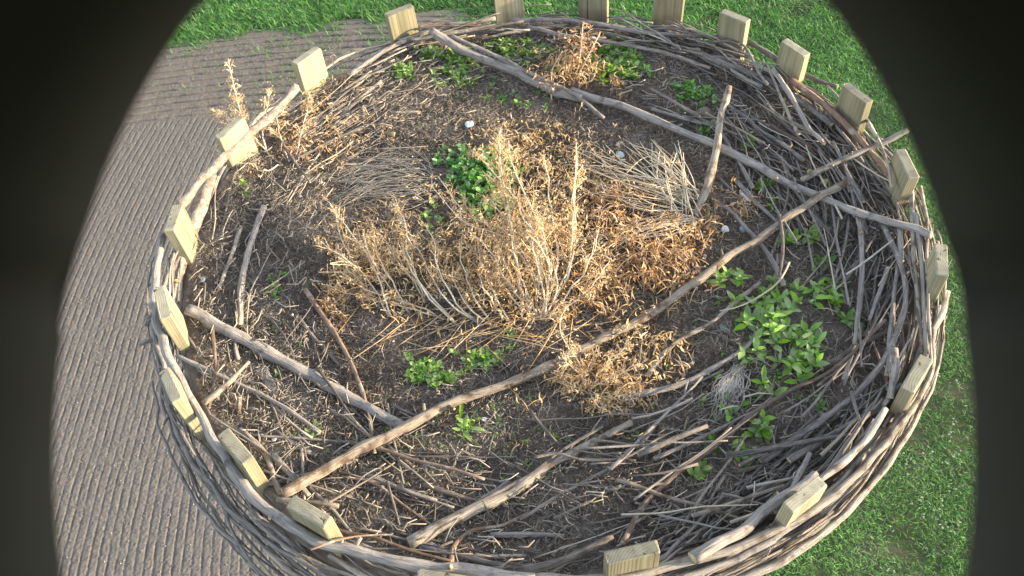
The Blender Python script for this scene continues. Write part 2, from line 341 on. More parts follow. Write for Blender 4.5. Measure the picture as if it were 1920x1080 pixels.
def flowers():
    mb = MB()
    for k in range(14):
        a = rnd.uniform(0, 6.28); e = rnd.uniform(.1, 1.5); c = Vector((math.cos(a) * math.cos(e), math.sin(a) * math.cos(e), math.sin(e))) * .012
        t = c.cross(Vector((0, 0, 1))).normalized() * .006; b = c.cross(t).normalized() * .006
        mb.poly([c - t, c + b * .6, c + t, c * 1.7, c - b * .6], 0)
    mb.tube([(0, 0, -.09), (.004, 0, -.04), (0, 0, 0)], [.0015] * 3, 4, 1, 1)
    proto = None
    spots = []
    clusters = [(1795, 715, 3, 6), (1790, 790, 4, 8), (1780, 820, 5, 10), (1740, 845, 4, 10), (1795, 855, 5, 8), (1706, 865, 4, 10), (1765, 865, 3, 12), (1788, 915, 5, 8), (1725, 925, 6, 20), (1745, 955, 10, 26), (1765, 980, 6, 26), (1790, 995, 4, 10),
                (1674, 995, 2, 4), (1665, 1070, 4, 8), (1712, 292, 2, 6), (1728, 330, 2, 6), (1740, 390, 2, 5), (1765, 620, 3, 10), (1760, 700, 2, 8), (1700, 850, 2, 12), (1630, 1030, 1, 3), (1690, 895, 2, 8)]
    for cx, cy, k, s in clusters:
        for i in range(k): spots.append((cx + rnd.gauss(0, s * .6), cy + rnd.gauss(0, s * .6)))
    for i, (px, py) in enumerate(spots):
        p = unproj(px, py, GROUND_Z + .05)
        if proto is None: proto = mb.build('clover_flower', [M['white'], M['grass']]); o = proto
        else: o = proto.copy(); COL.objects.link(o)
        o.location = p; o.rotation_euler = (rnd.uniform(-.3, .3), rnd.uniform(-.3, .3), rnd.uniform(0, 6)); s = rnd.uniform(.5, .95); o.scale = (s, s, s)
        tag(o, 'tiny white clover flower in the green grass right of the nest', 'flower', 'white clover flowers in the grass')
flowers()

# ------------------------------------------------------------------ nest bed
def build_bed():
    mb = MB(); NR, NA = 90, 200; R = .745; vs_ = []; fs = []
    for i in range(NR + 1):
        r = R * i / NR
        for j in range(NA):
            a = 2 * math.pi * j / NA; x, y = r * math.cos(a), r * math.sin(a)
            z = bedz(x, y) + mnoise.noise(Vector((x * 45, y * 45, 2))) * .0035 + mnoise.noise(Vector((x * 110, y * 110, 9))) * .0025
            vs_.append((x, y, z))
    for z, rr in ((-.145, .764), (-.25, .768), (-.38, .73)):
        for j in range(NA):
            a = 2 * math.pi * j / NA; q = rr + mnoise.noise(Vector((math.cos(a) * 9, math.sin(a) * 9, z * 20))) * .008; vs_.append((q * math.cos(a), q * math.sin(a), z))
    for i in range(NR + 3):
        for j in range(NA):
            j2 = (j + 1) % NA; fs.append((i * NA + j, (i + 1) * NA + j, (i + 1) * NA + j2, i * NA + j2))
    fs.append(tuple((NR + 3) * NA + j for j in range(NA))[::-1])
    me = bpy.data.meshes.new('nest_bed'); me.from_pydata(vs_, [], fs); me.materials.append(M['soil'])
    me.polygons.foreach_set('use_smooth', [True] * len(fs)); me.update()
    tag(link_mesh('nest_bed', me), 'round bed of dark earth filling the stork nest inside the ring of posts', 'nest')
build_bed()

# ------------------------------------------------------------------ posts (top centre px, long axis in px)
POSTS = [
 (1185, 1035, (1134, 1046), (1237, 1025), 'foremost wooden post, at the bottom edge, its top face crossed by a twig shadow'),
 (1511, 926, (1475, 955), (1547, 898), 'wooden post beside the bright bundle of branches at lower right, near side lit yellow'),
 (1720, 700, (1703, 729), (1737, 672), 'wooden post with bold growth rings on top at the right, beside the clover grass'),
 (1766, 486, (1766, 514), (1764, 457), 'rightmost wooden post, tall grey face with a dark crack, against the dark housing'),
 (1701, 306, (1712, 328), (1688, 282), 'wooden post with banded sunlit side, just below the branch poking out over the rim'),
 (1608, 173, (1630, 193), (1588, 155), 'wooden post with one yellow lit side, just above the branch poking out over the rim'),
 (1492, 88, (1514, 104), (1470, 74), 'short wooden post at upper right, sixth along the rim from the foremost one'),
 (1378, 29, (1401, 38), (1355, 19), 'wooden post at upper right whose whole top shows just below the picture edge'),
 (1257, -22, (1284, -19), (1229, -24), 'shaded grey post cut by the picture top, rightmost one with a bright right edge'),
 (1112, -38, (1140, -37), (1084, -39), 'shaded grey wooden post cut by the picture top, just behind the tall rusty dead plant'),
 (951, -30, (979, -34), (924, -28), 'sunlit wooden post cut by the picture top, with a round knot low on its face'),
 (748, 19, (773, 10), (723, 29), 'sunlit wooden post at upper left whose branch leans on its right foot'),
 (574, 103, (595, 89), (554, 117), 'sunlit wooden post with branch shadows at its foot, above the pale birch-like rim branch'),
 (430, 238, (449, 222), (411, 253), 'small wooden post behind the dry seed plant that rises over the left rim'),
 (324, 407, (334, 384), (318, 431), 'yellow wooden post with slanting shadow bars on the left rim beside the blotched log'),
 (304, 567, (298, 540), (309, 595), 'wooden post with arched growth rings on top, leftmost of all'),
 (319, 722, (307, 694), (331, 750), 'wooden post outside the long rim branch at left, with striped yellow foot'),
 (440, 836, (416, 808), (463, 864), 'wooden post with cracked top and broad yellow end, lower left rim'),
 (579, 959, (539, 936), (619, 983), 'wooden post with pitted top at the bottom left, an orange twig at its foot'),
 (830, 1086, (786, 1080), (874, 1092), 'wooden post cut by the picture bottom so only a sliver of its top shows'),
]
def build_posts():
    for i, (cx, cy, a, b, lab) in enumerate(POSTS):
        c = unproj(cx, cy, 0); A = unproj(*a, 0); B = unproj(*b, 0); d = (B - A); d.z = 0
        ln = rnd.uniform(.074, .081); th = rnd.uniform(.0205, .0235); tilt = rnd.gauss(0, .03)
        yaw = math.atan2(d.y, d.x)
        me = bpy.data.meshes.new('wooden_post'); vs_ = []; fs = []
        bev = .0022; hl, ht = ln / 2, th / 2
        def ring(z, s):
            q = len(vs_); x, y = hl - s, ht - s
            for (sx, sy) in ((1, 1), (-1, 1), (-1, -1), (1, -1)):
                if sx * sy > 0: vs_.extend([(sx * x, sy * (y - bev), z), (sx * (x - bev), sy * y, z)])
                else: vs_.extend([(sx * (x - bev), sy * y, z), (sx * x, sy * (y - bev), z)])
            return q
        ks = [ring(-.28, 0), ring(-.1, 0), ring(-.0018, 0), ring(0, .0018)]
        for p, q in zip(ks, ks[1:]):
            for j in range(8): fs.append((p + j, p + (j + 1) % 8, q + (j + 1) % 8, q + j))
        fs.append(tuple(ks[-1] + j for j in range(8))); fs.append(tuple(ks[0] + j for j in range(8))[::-1])
        vs_ = [(x + rnd.gauss(0, .0004), y + rnd.gauss(0, .0004), z + (.0 if z < -.01 else rnd.gauss(0, .0005) + x * tilt)) for x, y, z in vs_]
        me.from_pydata(vs_, [], fs); me.materials.append(M['post'])
        o = link_mesh('wooden_post', me); o.location = c; 
        o.rotation_euler = (rnd.uniform(-.03, .03), rnd.uniform(-.03, .03), yaw)
        tag(o, lab, 'post', 'wooden posts around the nest rim')
build_posts()

# ------------------------------------------------------------------ branches traced one by one
def branch(name, label, px, thick, m, h=0.012, cat='branch', group=None, tip=None, z=None, hs=None, stubs=0, flat=1.0, wig=1.0):
    """px: photo points; thick: width in photo px at the thick end; h: height of the axis over the bed (per point with hs)"""
    n0 = len(px); P = []
    for i, (x, y) in enumerate(px):
        hh = hs[i] if hs else h
        if z is not None: P.append(unproj(x, y, z[i] if isinstance(z, (list, tuple)) else z))
        else: P.append(onbed(x, y, hh))
    r0 = .88 * thick / 2 * pxsize(P[0].lerp(P[-1], .3))
    tot = sum((P[i + 1] - P[i]).length for i in range(n0 - 1)); k = max(6, int(tot / .012))
    S = spline(P, k); sd = rnd.uniform(0, 50)
    for i, s in enumerate(S):
        s += Vector((mnoise.noise(Vector((i * .22, sd, 0))), mnoise.noise(Vector((i * .22, sd, 5))), mnoise.noise(Vector((i * .3, sd, 9))) * .5)) * r0 * .32 * wig
    tp = .75 if tip is None else tip
    rad = [r0 * (1 + (tp - 1) * i / (k - 1)) * (1 + .14 * mnoise.noise(Vector((i * .35, sd, 3)))) for i in range(k)]
    mb = MB(); mb.tube(S, rad, 10 if r0 > .004 else 7, 0, 1, wob=.42, seed=sd, flat=flat)
    for _ in range(stubs):
        i = rnd.randrange(2, k - 2); a = rnd.uniform(0, 6.28); t = (S[i + 1] - S[i - 1]).normalized()
        sd_ = Vector((math.cos(a), math.sin(a), rnd.uniform(-.1, .8))); sd_ = (sd_ - t * sd_.dot(t)).normalized()
        L_ = rad[i] * rnd.uniform(.5, 1.5); rr = rad[i] * rnd.uniform(.25, .5)
        mb.tube([S[i] + sd_ * rad[i] * .5, S[i] + sd_ * (rad[i] + L_ * .5) + t * L_ * .3, S[i] + sd_ * (rad[i] + L_) + t * L_ * .5], [rr * 1.3, rr, rr * .8], 6, 0, 1, seed=sd)
    o = mb.build(name, [M[m], M['cut']]); tag(o, label, cat, group)
    return o

BR = [
 # label, px, thick, material, h, extra
 ('long crooked pale branch running from lower left across the middle to the upper right', [(530,925),(640,862),(760,800),(830,762),(900,737),(1000,700),(1100,650),(1220,588),(1330,508),(1440,435),(1530,372),(1592,340)], 23, 'tan', dict(wig=1.5, hs=[.03,.03,.03,.025,.02,.02,.02,.025,.03,.04,.05,.055], tip=.75, stubs=7)),
 ('thick silver-grey split log slanting from the left rim to the crooked branch', [(352,580),(450,633),(560,693),(650,742),(757,802)], 29, 'silver', dict(h=.016, tip=.75, flat=.8)),
 ('long straight grey branch crossing the upper right from the rim to the rightmost posts', [(1070,170),(1180,205),(1300,255),(1400,300),(1480,345),(1600,395),(1700,425),(1748,442)], 18, 'silver', dict(wig=1.2, hs=[.02,.02,.025,.03,.035,.045,.055,.06], tip=.7, stubs=5)),
 ('smooth blue-grey branch in the upper left ending by the straight grey one', [(808,58),(870,95),(960,132),(1035,168),(1090,185)], 20, 'silver', dict(hs=[.05,.035,.025,.02,.02], tip=.85)),
 ('thin grey branch lying beside the blue-grey one and crossing to its right', [(845,68),(930,105),(1010,145),(1080,180),(1132,222)], 10, 'grey', dict(hs=[.05,.04,.035,.03,.015], tip=.8)),
 ('stout brownish stick standing up at an angle over the straight grey branch', [(1303,405),(1325,350),(1345,270),(1352,215),(1368,163)], 17, 'tan', dict(hs=[.01,.03,.05,.07,.09], tip=.9, stubs=2)),
 ('pale branch poking out over the right rim between two posts', [(1503,337),(1560,308),(1620,283),(1655,268),(1702,245)], 14, 'tan', dict(hs=[.04,.05,.055,.06,.07], tip=.8, stubs=2)),
 ('split pale log pointing from the bottom towards the middle of the nest', [(768,1018),(880,962),(960,922),(1020,880),(1085,842),(1185,790)], 27, 'tan', dict(h=.016, tip=.6, flat=.7)),
 ('thin dark rod lying along the upper side of the split pale log', [(785,998),(880,950),(985,895),(1060,840),(1130,800)], 9, 'grey', dict(h=.02, tip=.8)),
 ('flat grey branch curving up to a thin tip below the leafy green plant', [(1165,748),(1250,728),(1320,700),(1375,668),(1408,640),(1422,603)], 16, 'silver', dict(h=.014, tip=.35)),
 ('slim tan stick with a kink below the dead weeds at right', [(1215,705),(1240,668),(1270,640),(1330,607),(1375,570),(1425,530)], 11, 'tan', dict(h=.02, tip=.75, stubs=3)),
 ('long red-brown branch rising from the foremost post through the right of the nest', [(1168,1018),(1205,950),(1255,900),(1330,845),(1400,785),(1475,735),(1560,695),(1660,600)], 14, 'brown', dict(hs=[.03,.02,.02,.02,.025,.025,.03,.04], tip=.6, stubs=4)),
 ('slender brown stick bending down from the left middle to the crooked branch', [(572,543),(612,600),(645,655),(672,712),(690,770),(702,850)], 11, 'brown', dict(h=.02, tip=.6, stubs=2)),
 ('short dark stick just left of the slender brown one', [(560,595),(595,640),(640,690)], 9, 'grey', dict(h=.01)),
 ('upright grey branch with a frayed top in the left part of the nest', [(495,388),(472,450),(455,520),(450,610)], 13, 'silver', dict(h=.016, tip=1.05)),
 ('short straight grey stick left of the frayed grey branch', [(452,425),(432,485),(410,542)], 10, 'silver', dict(h=.01)),
 ('long thin blue-grey stick below the silver split log at left', [(330,666),(430,712),(520,755),(600,812)], 10, 'silver', dict(h=.014, tip=.8)),
 ('short split yellow stick propped against the left rim branch', [(382,757),(420,725),(468,678)], 14, 'tan', dict(hs=[.02,.03,.045], tip=.6, flat=.6)),
 ('thin brown upright stick crossing the blue-grey stick at left', [(398,615),(404,690),(398,735),(392,765)], 8, 'brown', dict(h=.02)),
 ('short orange-brown stub sticking up at lower left', [(446,778),(449,745)], 10, 'brown', dict(hs=[.0,.03], tip=1)),
 ('grey stick with a cut end lying in the lower middle, first from the left', [(688,890),(750,915),(818,940)], 11, 'silver', dict(h=.012)),
 ('short dark stick in the lower middle between two cut ones', [(795,908),(840,925),(893,940)], 11, 'brown', dict(h=.01)),
 ('stubby dark stick pointing up at the split pale log', [(893,948),(925,925),(955,903)], 15, 'grey', dict(h=.01)),
 ('brown twig arching beneath the split pale log', [(845,1060),(850,1025),(885,995),(940,985),(998,958)], 11, 'brown', dict(h=.015, tip=.5)),
 ('straight grey stick lying flat near the bottom edge', [(920,1002),(990,1002),(1058,1005)], 13, 'silver', dict(h=.012)),
 ('short peeled stick at the foot of the split pale log', [(803,1018),(822,1030),(838,1045)], 11, 'silver', dict(h=.012)),
 ('thick grey branch sloping to the left side of the foremost post', [(965,1072),(1040,1055),(1090,1035),(1150,1008)], 19, 'grey', dict(h=.03, tip=.8)),
 ('orange twig leaning over the rim at the lower left post', [(583,1030),(635,1012),(680,1005),(735,1002)], 6, 'brown', dict(z=[-.01,-.03,-.06,-.09], tip=.6)),
 ('long reddish twig along the lower left of the crooked branch', [(640,895),(700,905),(760,950),(820,992)], 7, 'brown', dict(h=.016)),
 ('curved grey branch sweeping down the right side inside the rim', [(1655,420),(1690,500),(1697,570),(1675,640),(1640,700),(1580,760),(1480,830),(1425,865)], 11, 'grey', dict(hs=[.04,.045,.045,.04,.035,.03,.025,.02], tip=1.1, stubs=3)),
 ('straight grey rod standing out in the right twig heap', [(1612,415),(1617,500),(1610,580),(1603,645)], 12, 'silver', dict(h=.03)),
 ('dark slim twig left of the straight grey rod at right', [(1592,405),(1585,455),(1570,505),(1562,525)], 7, 'grey', dict(h=.03)),
 ('flat grey stake leaning diagonally in the right twig heap', [(1665,500),(1650,545),(1630,600)], 10, 'silver', dict(h=.035, flat=.5)),
 ('short pale-topped stump of branch left of the ringed post at right', [(1677,652),(1679,690),(1668,745)], 15, 'silver', dict(hs=[.10,.085,.06], tip=1)),
 ('rough dark brown branch in the right part below the leafy plant', [(1540,690),(1600,655),(1650,628),(1700,605)], 17, 'brown', dict(h=.02, tip=.6)),
 ('thick grey branch with broken orange end, beside the lower right post', [(1300,1045),(1380,1000),(1440,955),(1530,890)], 28, 'silver', dict(h=.05, tip=.75)),
 ('long grey branch from the lower right rim towards the red-brown one', [(1480,865),(1560,815),(1640,770),(1690,722)], 16, 'grey', dict(h=.03)),
 ('broken pale branch end between the lower right posts', [(1530,905),(1600,850),(1640,800),(1660,765)], 15, 'tan', dict(h=.05, tip=.9)),
 ('flat grey slat slanting under the crooked branch tip at right', [(1378,335),(1410,372),(1440,400),(1465,422)], 11, 'silver', dict(h=.012, flat=.4)),
 ('short thin stick left of the flat grey slat', [(1345,330),(1390,375),(1425,408)], 6, 'silver', dict(h=.01)),
 ('curved mottled pale branch capping the left rim below the seed plant', [(556,162),(520,205),(490,232),(430,285),(375,340),(335,388)], 18, 'birch', dict(wig=1.8, z=[-.02,-.035,-.04,-.045,-.05,-.06], tip=1.05)),
 ('blotched pinkish log on the left rim between two posts', [(400,330),(378,385),(352,450),(325,525)], 27, 'birch', dict(z=[-.075,-.08,-.085,-.10], tip=1.1)),
 ('very long grey branch bending round the whole lower left rim outside the posts', [(305,440),(292,500),(289,570),(305,640),(345,722),(385,800),(430,875),(490,945),(560,995),(650,1032),(750,1055),(860,1070),(1000,1085)], 16, 'silver', dict(wig=2.2, stubs=6, z=-.055, tip=1.25)),
 ('slim grey branch outside the leftmost rim posts', [(330,400),(300,470),(286,560),(292,640),(310,690)], 10, 'grey', dict(z=-.085)),
 ('short grey stick upright on the left rim above the leftmost post', [(318,485),(312,520),(303,555)], 9, 'silver', dict(z=-.075)),
 ('grey branch along the inner side of the lower left posts', [(450,805),(500,855),(515,900),(525,925)], 14, 'brown', dict(z=[-.09,-.09,-.09,-.09])),
 ('pink-ended stick behind the lower left pitted post', [(520,935),(570,940),(635,948)], 12, 'tan', dict(z=-.075)),
 ('dark stout branch on the rim between the two upper left sunlit posts', [(655,140),(720,95),(800,62),(900,42)], 12, 'grey', dict(z=-.075)),
 ('peeling orange branch on the top rim right of the upper left post', [(782,55),(830,46),(880,44),(930,34)], 11, 'tan', dict(z=-.07)),
 ('long smooth grey branch along the top rim in front of three posts', [(960,38),(1040,37),(1110,44),(1200,60),(1280,66),(1345,70)], 10, 'silver', dict(z=-.075)),
 ('second grey branch just inside the top rim', [(990,50),(1060,68),(1150,80),(1250,100),(1330,128)], 9, 'grey', dict(z=-.085)),
 ('grey branch along the outer rim between the upper right posts', [(1405,78),(1470,118),(1530,150),(1572,163)], 11, 'grey', dict(z=-.075)),
 ('thick grey branch in the upper right heap under many twigs', [(1320,105),(1400,135),(1480,175),(1560,235)], 15, 'grey', dict(h=.04)),
 ('brown branch lining the upper right heap next to the rim', [(1480,150),(1550,200),(1620,270),(1670,330)], 14, 'brown', dict(h=.05)),
 ('mossy blue-green stick in the upper right heap', [(1450,130),(1480,175),(1510,230),(1545,270)], 11, 'silver', dict(h=.065)),
 ('thin pale twig with a round cut end against the banded post', [(1625,225),(1650,270),(1665,310),(1672,352)], 8, 'tan', dict(z=[-.05,-.03,-.03,-.04])),
 ('upright pale stick right of the rightmost twigs, first of three along the right rim', [(1708,360),(1712,440),(1718,540),(1728,640)], 10, 'tan', dict(z=-.06)),
 ('second of three pale sticks along the right rim, with bluish bark', [(1716,400),(1726,470),(1732,560),(1736,665)], 10, 'silver', dict(z=-.055)),
 ('outermost of three pale sticks along the right rim', [(1726,350),(1738,420),(1738,500),(1742,600),(1748,690)], 7, 'tan', dict(z=-.05)),
 ('splintered bright strip outside the rightmost post', [(1776,545),(1765,590),(1745,630),(1738,660)], 14, 'tan', dict(z=-.07, flat=.4)),
 ('flat grey slab of bark lying under the silver split log at left', [(488,688),(500,712),(513,742)], 26, 'silver', dict(h=.006, flat=.22, tip=.8)),
 ('upper one of two grey slats beside the round stone near the top', [(1222,204),(1275,220),(1316,232)], 9, 'silver', dict(h=.02, flat=.5)),
 ('lower one of two grey slats beside the round stone near the top', [(1222,222),(1275,247),(1318,268)], 9, 'silver', dict(h=.02, flat=.5)),
 ('thin forked-looking brown stick crossing the split pale log', [(1000,858),(1045,850),(1090,862),(1170,858),(1245,815)], 8, 'tan', dict(h=.03, tip=.5, stubs=4)),
 ('slim brown stick in the near middle, above the straight flat grey one', [(975,975),(1030,940),(1090,905),(1140,880)], 8, 'grey', dict(h=.015, stubs=2)),
 ('dark stub with a pale cut end poking out beyond the leftmost post', [(335,618),(300,632),(262,646)], 9, 'grey', dict(z=-.09, tip=1.1)),
 ('dark curled flake of bark sticking out left of the leftmost post', [(300,575),(284,590),(274,612)], 16, 'grey', dict(z=-.09, flat=.25, tip=.6)),
 ('slim lit stick running alongside, right of the long red-brown branch', [(1280,985),(1320,925),(1370,860),(1400,815)], 7, 'tan', dict(h=.03)),
 ('broad weathered outer branch sweeping round the lower right rim', [(1000,1085),(1150,1085),(1300,1050),(1420,1010),(1540,945),(1630,865),(1700,780),(1745,700),(1752,620)], 22, 'tan', dict(z=-.06, tip=.5)),
 ('bright outermost branch of the lower right bundle', [(1330,1110),(1450,1060),(1560,985),(1650,890),(1715,790),(1748,700)], 20, 'tan', dict(z=-.09, tip=.5)),
 ('grey middle branch of the lower right bundle', [(1270,1085),(1400,1040),(1500,975),(1600,895),(1680,800),(1735,700)], 16, 'silver', dict(z=-.07, tip=.6)),
 ('red-streaked inner branch of the lower right bundle', [(1260,1062),(1380,1030),(1480,990),(1580,915),(1660,815),(1720,720)], 12, 'brown', dict(z=-.07, tip=.6)),
]
for lab, px, th, mm, kw in BR:
    branch('branch', lab, px, th, mm, group='branches lying in the nest', **kw)

# ------------------------------------------------------------------ twigs: the 230 largest one by one, the rest as litter
def twig_path(kind):
    if kind == 'heap_right':
        a = math.radians(rnd.uniform(-75, 68)); r = .735 - .25 * rnd.random() ** 1.7
    elif kind == 'heap_top': a = math.radians(rnd.uniform(40, 125)); r = .725 - .12 * rnd.random() ** 1.4
    elif kind == 'bottom': a = math.radians(rnd.uniform(-140, -50)); r = .725 - .26 * rnd.random() ** 1.3
    elif kind == 'left': a = math.radians(rnd.uniform(120, 230)); r = .715 - .2 * rnd.random() ** 1.3
    elif kind == 'outer_right': a = math.radians(rnd.uniform(-95, -5)); r = .752 + .035 * rnd.random() ** 1.3
    elif kind == 'outer_left': a = math.radians(rnd.uniform(-165, -85)); r = .76 + .06 * rnd.random() ** 1.5
    elif kind == 'outer_back': a = math.radians(rnd.uniform(-10, 200)); r = rnd.uniform(.75, .79)
    outer = kind.startswith('outer')
    L = rnd.uniform(.07, .27) if not outer else rnd.uniform(.22, .6)
    n = max(5, int(L / .022)); straight = not outer and rnd.random() < .75; da = L / r / (n - 1) * rnd.choice((-1, 1)); skew = rnd.gauss(0, .22 if not outer else .12 if kind == 'outer_left' else .05)
    if kind in ('left', 'bottom') and rnd.random() < .35: skew = rnd.uniform(-1.2, 1.2)
    if kind == 'heap_right' and rnd.random() < .2: skew = rnd.uniform(-.9, .9)
    P = []; lay = rnd.random() ** 1.6 * (.045 if 'heap' in kind else .02); dz = rnd.gauss(0, .12)
    z0 = rnd.uniform(-.07, -.15) if outer else 0
    if kind == 'outer_left': z0 = rnd.uniform(-.10, -.3); r += (-z0 - .1) * .12
    sd = rnd.uniform(0, 90); bend = rnd.gauss(0, .3) if not outer else rnd.gauss(0, .03); na = .004 if not outer else .006
    rr, aa = r, a
    for i in range(n):
        ds = abs(da) * r; hd = skew + bend * i / n
        if straight:
            if i == 0: X0, Y0 = r * math.cos(a), r * math.sin(a); hx = a + math.pi / 2 + skew
            u_ = (i - n / 2) * ds; x = X0 + math.cos(hx) * u_; y = Y0 + math.sin(hx) * u_; q_ = math.hypot(x, y)
            if q_ > .737: x *= .737 / q_; y *= .737 / q_
        else:
            aa += math.copysign(ds * math.cos(hd), da) / rr; rr += ds * math.sin(hd)
            rr = min(rr, .735) if not outer else min(.79 if kind != 'outer_left' else .84, max(rr, .752))
            x, y = rr * math.cos(aa), rr * math.sin(aa)
        z = (bedz(x, y) + .006 + lay + dz * ds * (i - n / 2) * .3) if not outer else z0 + .01 * math.sin(i * .5 + sd)
        P.append(Vector((x, y, z)) + Vector((mnoise.noise(Vector((i * .4, sd, 0))), mnoise.noise(Vector((i * .4, sd, 4))), mnoise.noise(Vector((i * .4, sd, 8))))) * na)
    return P, L
TL = {'heap_right': 'thin weathered twig in the dense heap along the right side of the nest',
      'heap_top': 'thin grey twig packed along the top rim of the nest',
      'bottom': 'thin grey twig strewn over the near part of the nest',
      'left': 'thin dry twig strewn over the left part of the nest',
      'outer_right': 'slim sunlit twig wound round the outside of the lower right rim',
      'outer_left': 'slim grey twig hanging round the outside of the lower left rim',
      'outer_back': 'slim twig wound round the far outer side of the rim'}
PN = ['the foremost post', 'the lower right bundle post', 'the ringed post at the right', 'the rightmost post', 'the banded right post', 'the post above the poking branch',
      'the short upper right post', 'the first whole upper right post', 'the rightmost top-cut post', 'the post behind the rusty plant', 'the knotted top post', 'the sunlit upper left post', 'the post above the pale branch',
      'the post behind the seed plant', 'the yellow shadow-barred post', 'the leftmost post', 'the striped-foot left post', 'the cracked-top lower left post', 'the pitted bottom left post', 'the bottom edge post']
PP = [unproj(p[0], p[1], 0) for p in POSTS]
def twig_label(kind, P, r, mm):
    c = P[len(P) // 2]; k = min(range(20), key=lambda q: (PP[q].x - c.x) ** 2 + (PP[q].y - c.y) ** 2); L = sum((P[i + 1] - P[i]).length for i in range(len(P) - 1))
    size = ('short' if L < .16 else 'long' if L > .26 else 'mid-length') if not kind.startswith('outer') else ('short' if L < .33 else 'very long' if L > .5 else 'long')
    th = 'stout' if r > .0038 else 'thin' if r < .0025 else 'slim'
    col = {'grey': 'dark grey', 'silver': 'pale grey', 'brown': 'brown', 'tan': 'tan'}[mm]; ro = math.hypot(c.x, c.y)
    where = 'outside' if kind.startswith('outer') else 'tight inside' if ro > .68 else 'just inside' if ro > .6 else 'further in from'
    return '%s %s %s twig %s %s' % (size, th, col, where, PN[k])
EXCL = [(1470, 645, 100, 95), (1560, 610, 50, 45), (1165, 130, 65, 45), (960, 100, 80, 32), (840, 125, 60, 40), (755, 140, 30, 20), (1305, 180, 35, 28), (1230, 110, 50, 20), (1425, 808, 28, 30), (1365, 740, 45, 45), (1300, 900, 24, 24)]
def blocked(P):
    for q in P:
        x, y = proj(q)
        for cx, cy, rx, ry in EXCL:
            if ((x - cx) / rx) ** 2 + ((y - cy) / ry) ** 2 < 1: return True
    return False
tw = []
for kind, cnt in (('heap_right', 460), ('heap_top', 110), ('bottom', 85), ('left', 34), ('outer_right', 80), ('outer_left', 85), ('outer_back', 30)):
    for _ in range(cnt):
        P, L = twig_path(kind)
        if not kind.startswith('outer') and blocked(P): continue
        r = min(.0065, max(.0011, rnd.lognormvariate(math.log(.0023), .42))) * (1.1 if 'outer' in kind else 1)
        c = P[len(P) // 2]; px, py = proj(c); vis = -50 < py < 1120 and 100 < px < 1820
        if kind == 'outer_back': vis = vis and rnd.random() < .3
        tw.append((L * r * (1 if vis else 0), kind, P, r))
tw.sort(key=lambda t: -t[0])
litter = {'a': MB(), 'b': MB()}
for i, (s, kind, P, r) in enumerate(tw):
    rad = [r * (1 - .45 * k / len(P)) for k in range(len(P))]; sd = rnd.uniform(0, 60)
    mm = rnd.choices(['grey', 'silver', 'brown', 'tan'], [5, 4, 2, 1] if kind not in ('outer_right', 'outer_left') else [1, 2, 1, 6] if kind == 'outer_right' else [2, 7, 0, 1])[0]
    if i < 232:
        mb = MB(); mb.tube(P, rad, 7, 0, 1, wob=.25, seed=sd)
        if rnd.random() < .5:
            k = rnd.randrange(1, len(P) - 1); t = (P[k + 1] - P[k]).normalized(); q = Vector((rnd.gauss(0, 1), rnd.gauss(0, 1), .4)).normalized()
            mb.tube([P[k], P[k] + (t + q).normalized() * .012, P[k] + (t + q * .7).normalized() * .03], [r * .6, r * .5, r * .35], 5, 0, 1, seed=sd)
        tag(mb.build('twig', [M[mm], M['cut']]), twig_label(kind, P, r, mm), 'twig', {'heap_right': 'twigs heaped on the right of the nest', 'heap_top': 'twigs along the top rim', 'bottom': 'twigs strewn in the near part', 'left': 'twigs strewn in the left part', 'outer_right': 'twigs outside the lower right rim', 'outer_left': 'twigs outside the lower left rim', 'outer_back': 'twigs outside the far rim'}[kind])
    else:
        litter['a' if i % 3 else 'b'].tube(P, rad, 6, 0, 1, wob=.2, seed=sd)
groups_ = {}
for o in [o for o in COL.objects if o.name.split('.')[0] == 'twig']: groups_.setdefault(o['label'], []).append(o)
def midpx(o): return proj(o.data.vertices[len(o.data.vertices) // 2].co)[0]
for lab, os_ in groups_.items():
    names = {2: ('left one', 'right one'), 3: ('left one', 'middle one', 'right one')}.get(len(os_))
    if names:
        for o, nm in zip(sorted(os_, key=midpx), names): o['label'] = lab + ', ' + nm
# many short broken bits
for i in range(4200):
    a = rnd.uniform(0, 6.283); r = .72 * math.sqrt(rnd.random())
    if r < .5 and rnd.random() < (.55 if math.sin(a) > .1 else .2): continue
    x, y = r * math.cos(a), r * math.sin(a); L = rnd.uniform(.010, .055); h = a + math.pi / 2 + rnd.gauss(0, .7) if r > .45 else rnd.uniform(0, 6.28)
    z = bedz(x, y) + rnd.uniform(.001, .010) + (.02 * rnd.random() if r > .5 else 0)
    d = Vector((math.cos(h), math.sin(h), rnd.gauss(0, .12))) * L; q = Vector((-d.y, d.x, rnd.gauss(0, .02))) * rnd.gauss(0, .12)
    p = Vector((x, y, z)); rr = rnd.uniform(.0005, .0015)
    litter['a' if i % 2 else 'b'].tube([p - d / 2, p + q, p + d / 2], [rr, rr, rr * .7], 5, 0, 1, wob=.1, seed=rnd.uniform(0, 50))
M['tw_a'] = mat('grey_twig_litter', (.08, .072, .068), (.25, .23, .215), 7, streak=ST, uv=True, island=.45)
M['tw_b'] = mat('tan_twig_litter', (.19, .165, .14), (.46, .42, .36), 7, streak=ST, uv=True, island=.45)
tag(litter['a'].build('twig_litter', [M['tw_a'], M['tw_a']]), kind='stuff')
tag(litter['b'].build('pale_twig_litter', [M['tw_b'], M['tw_b']]), kind='stuff')

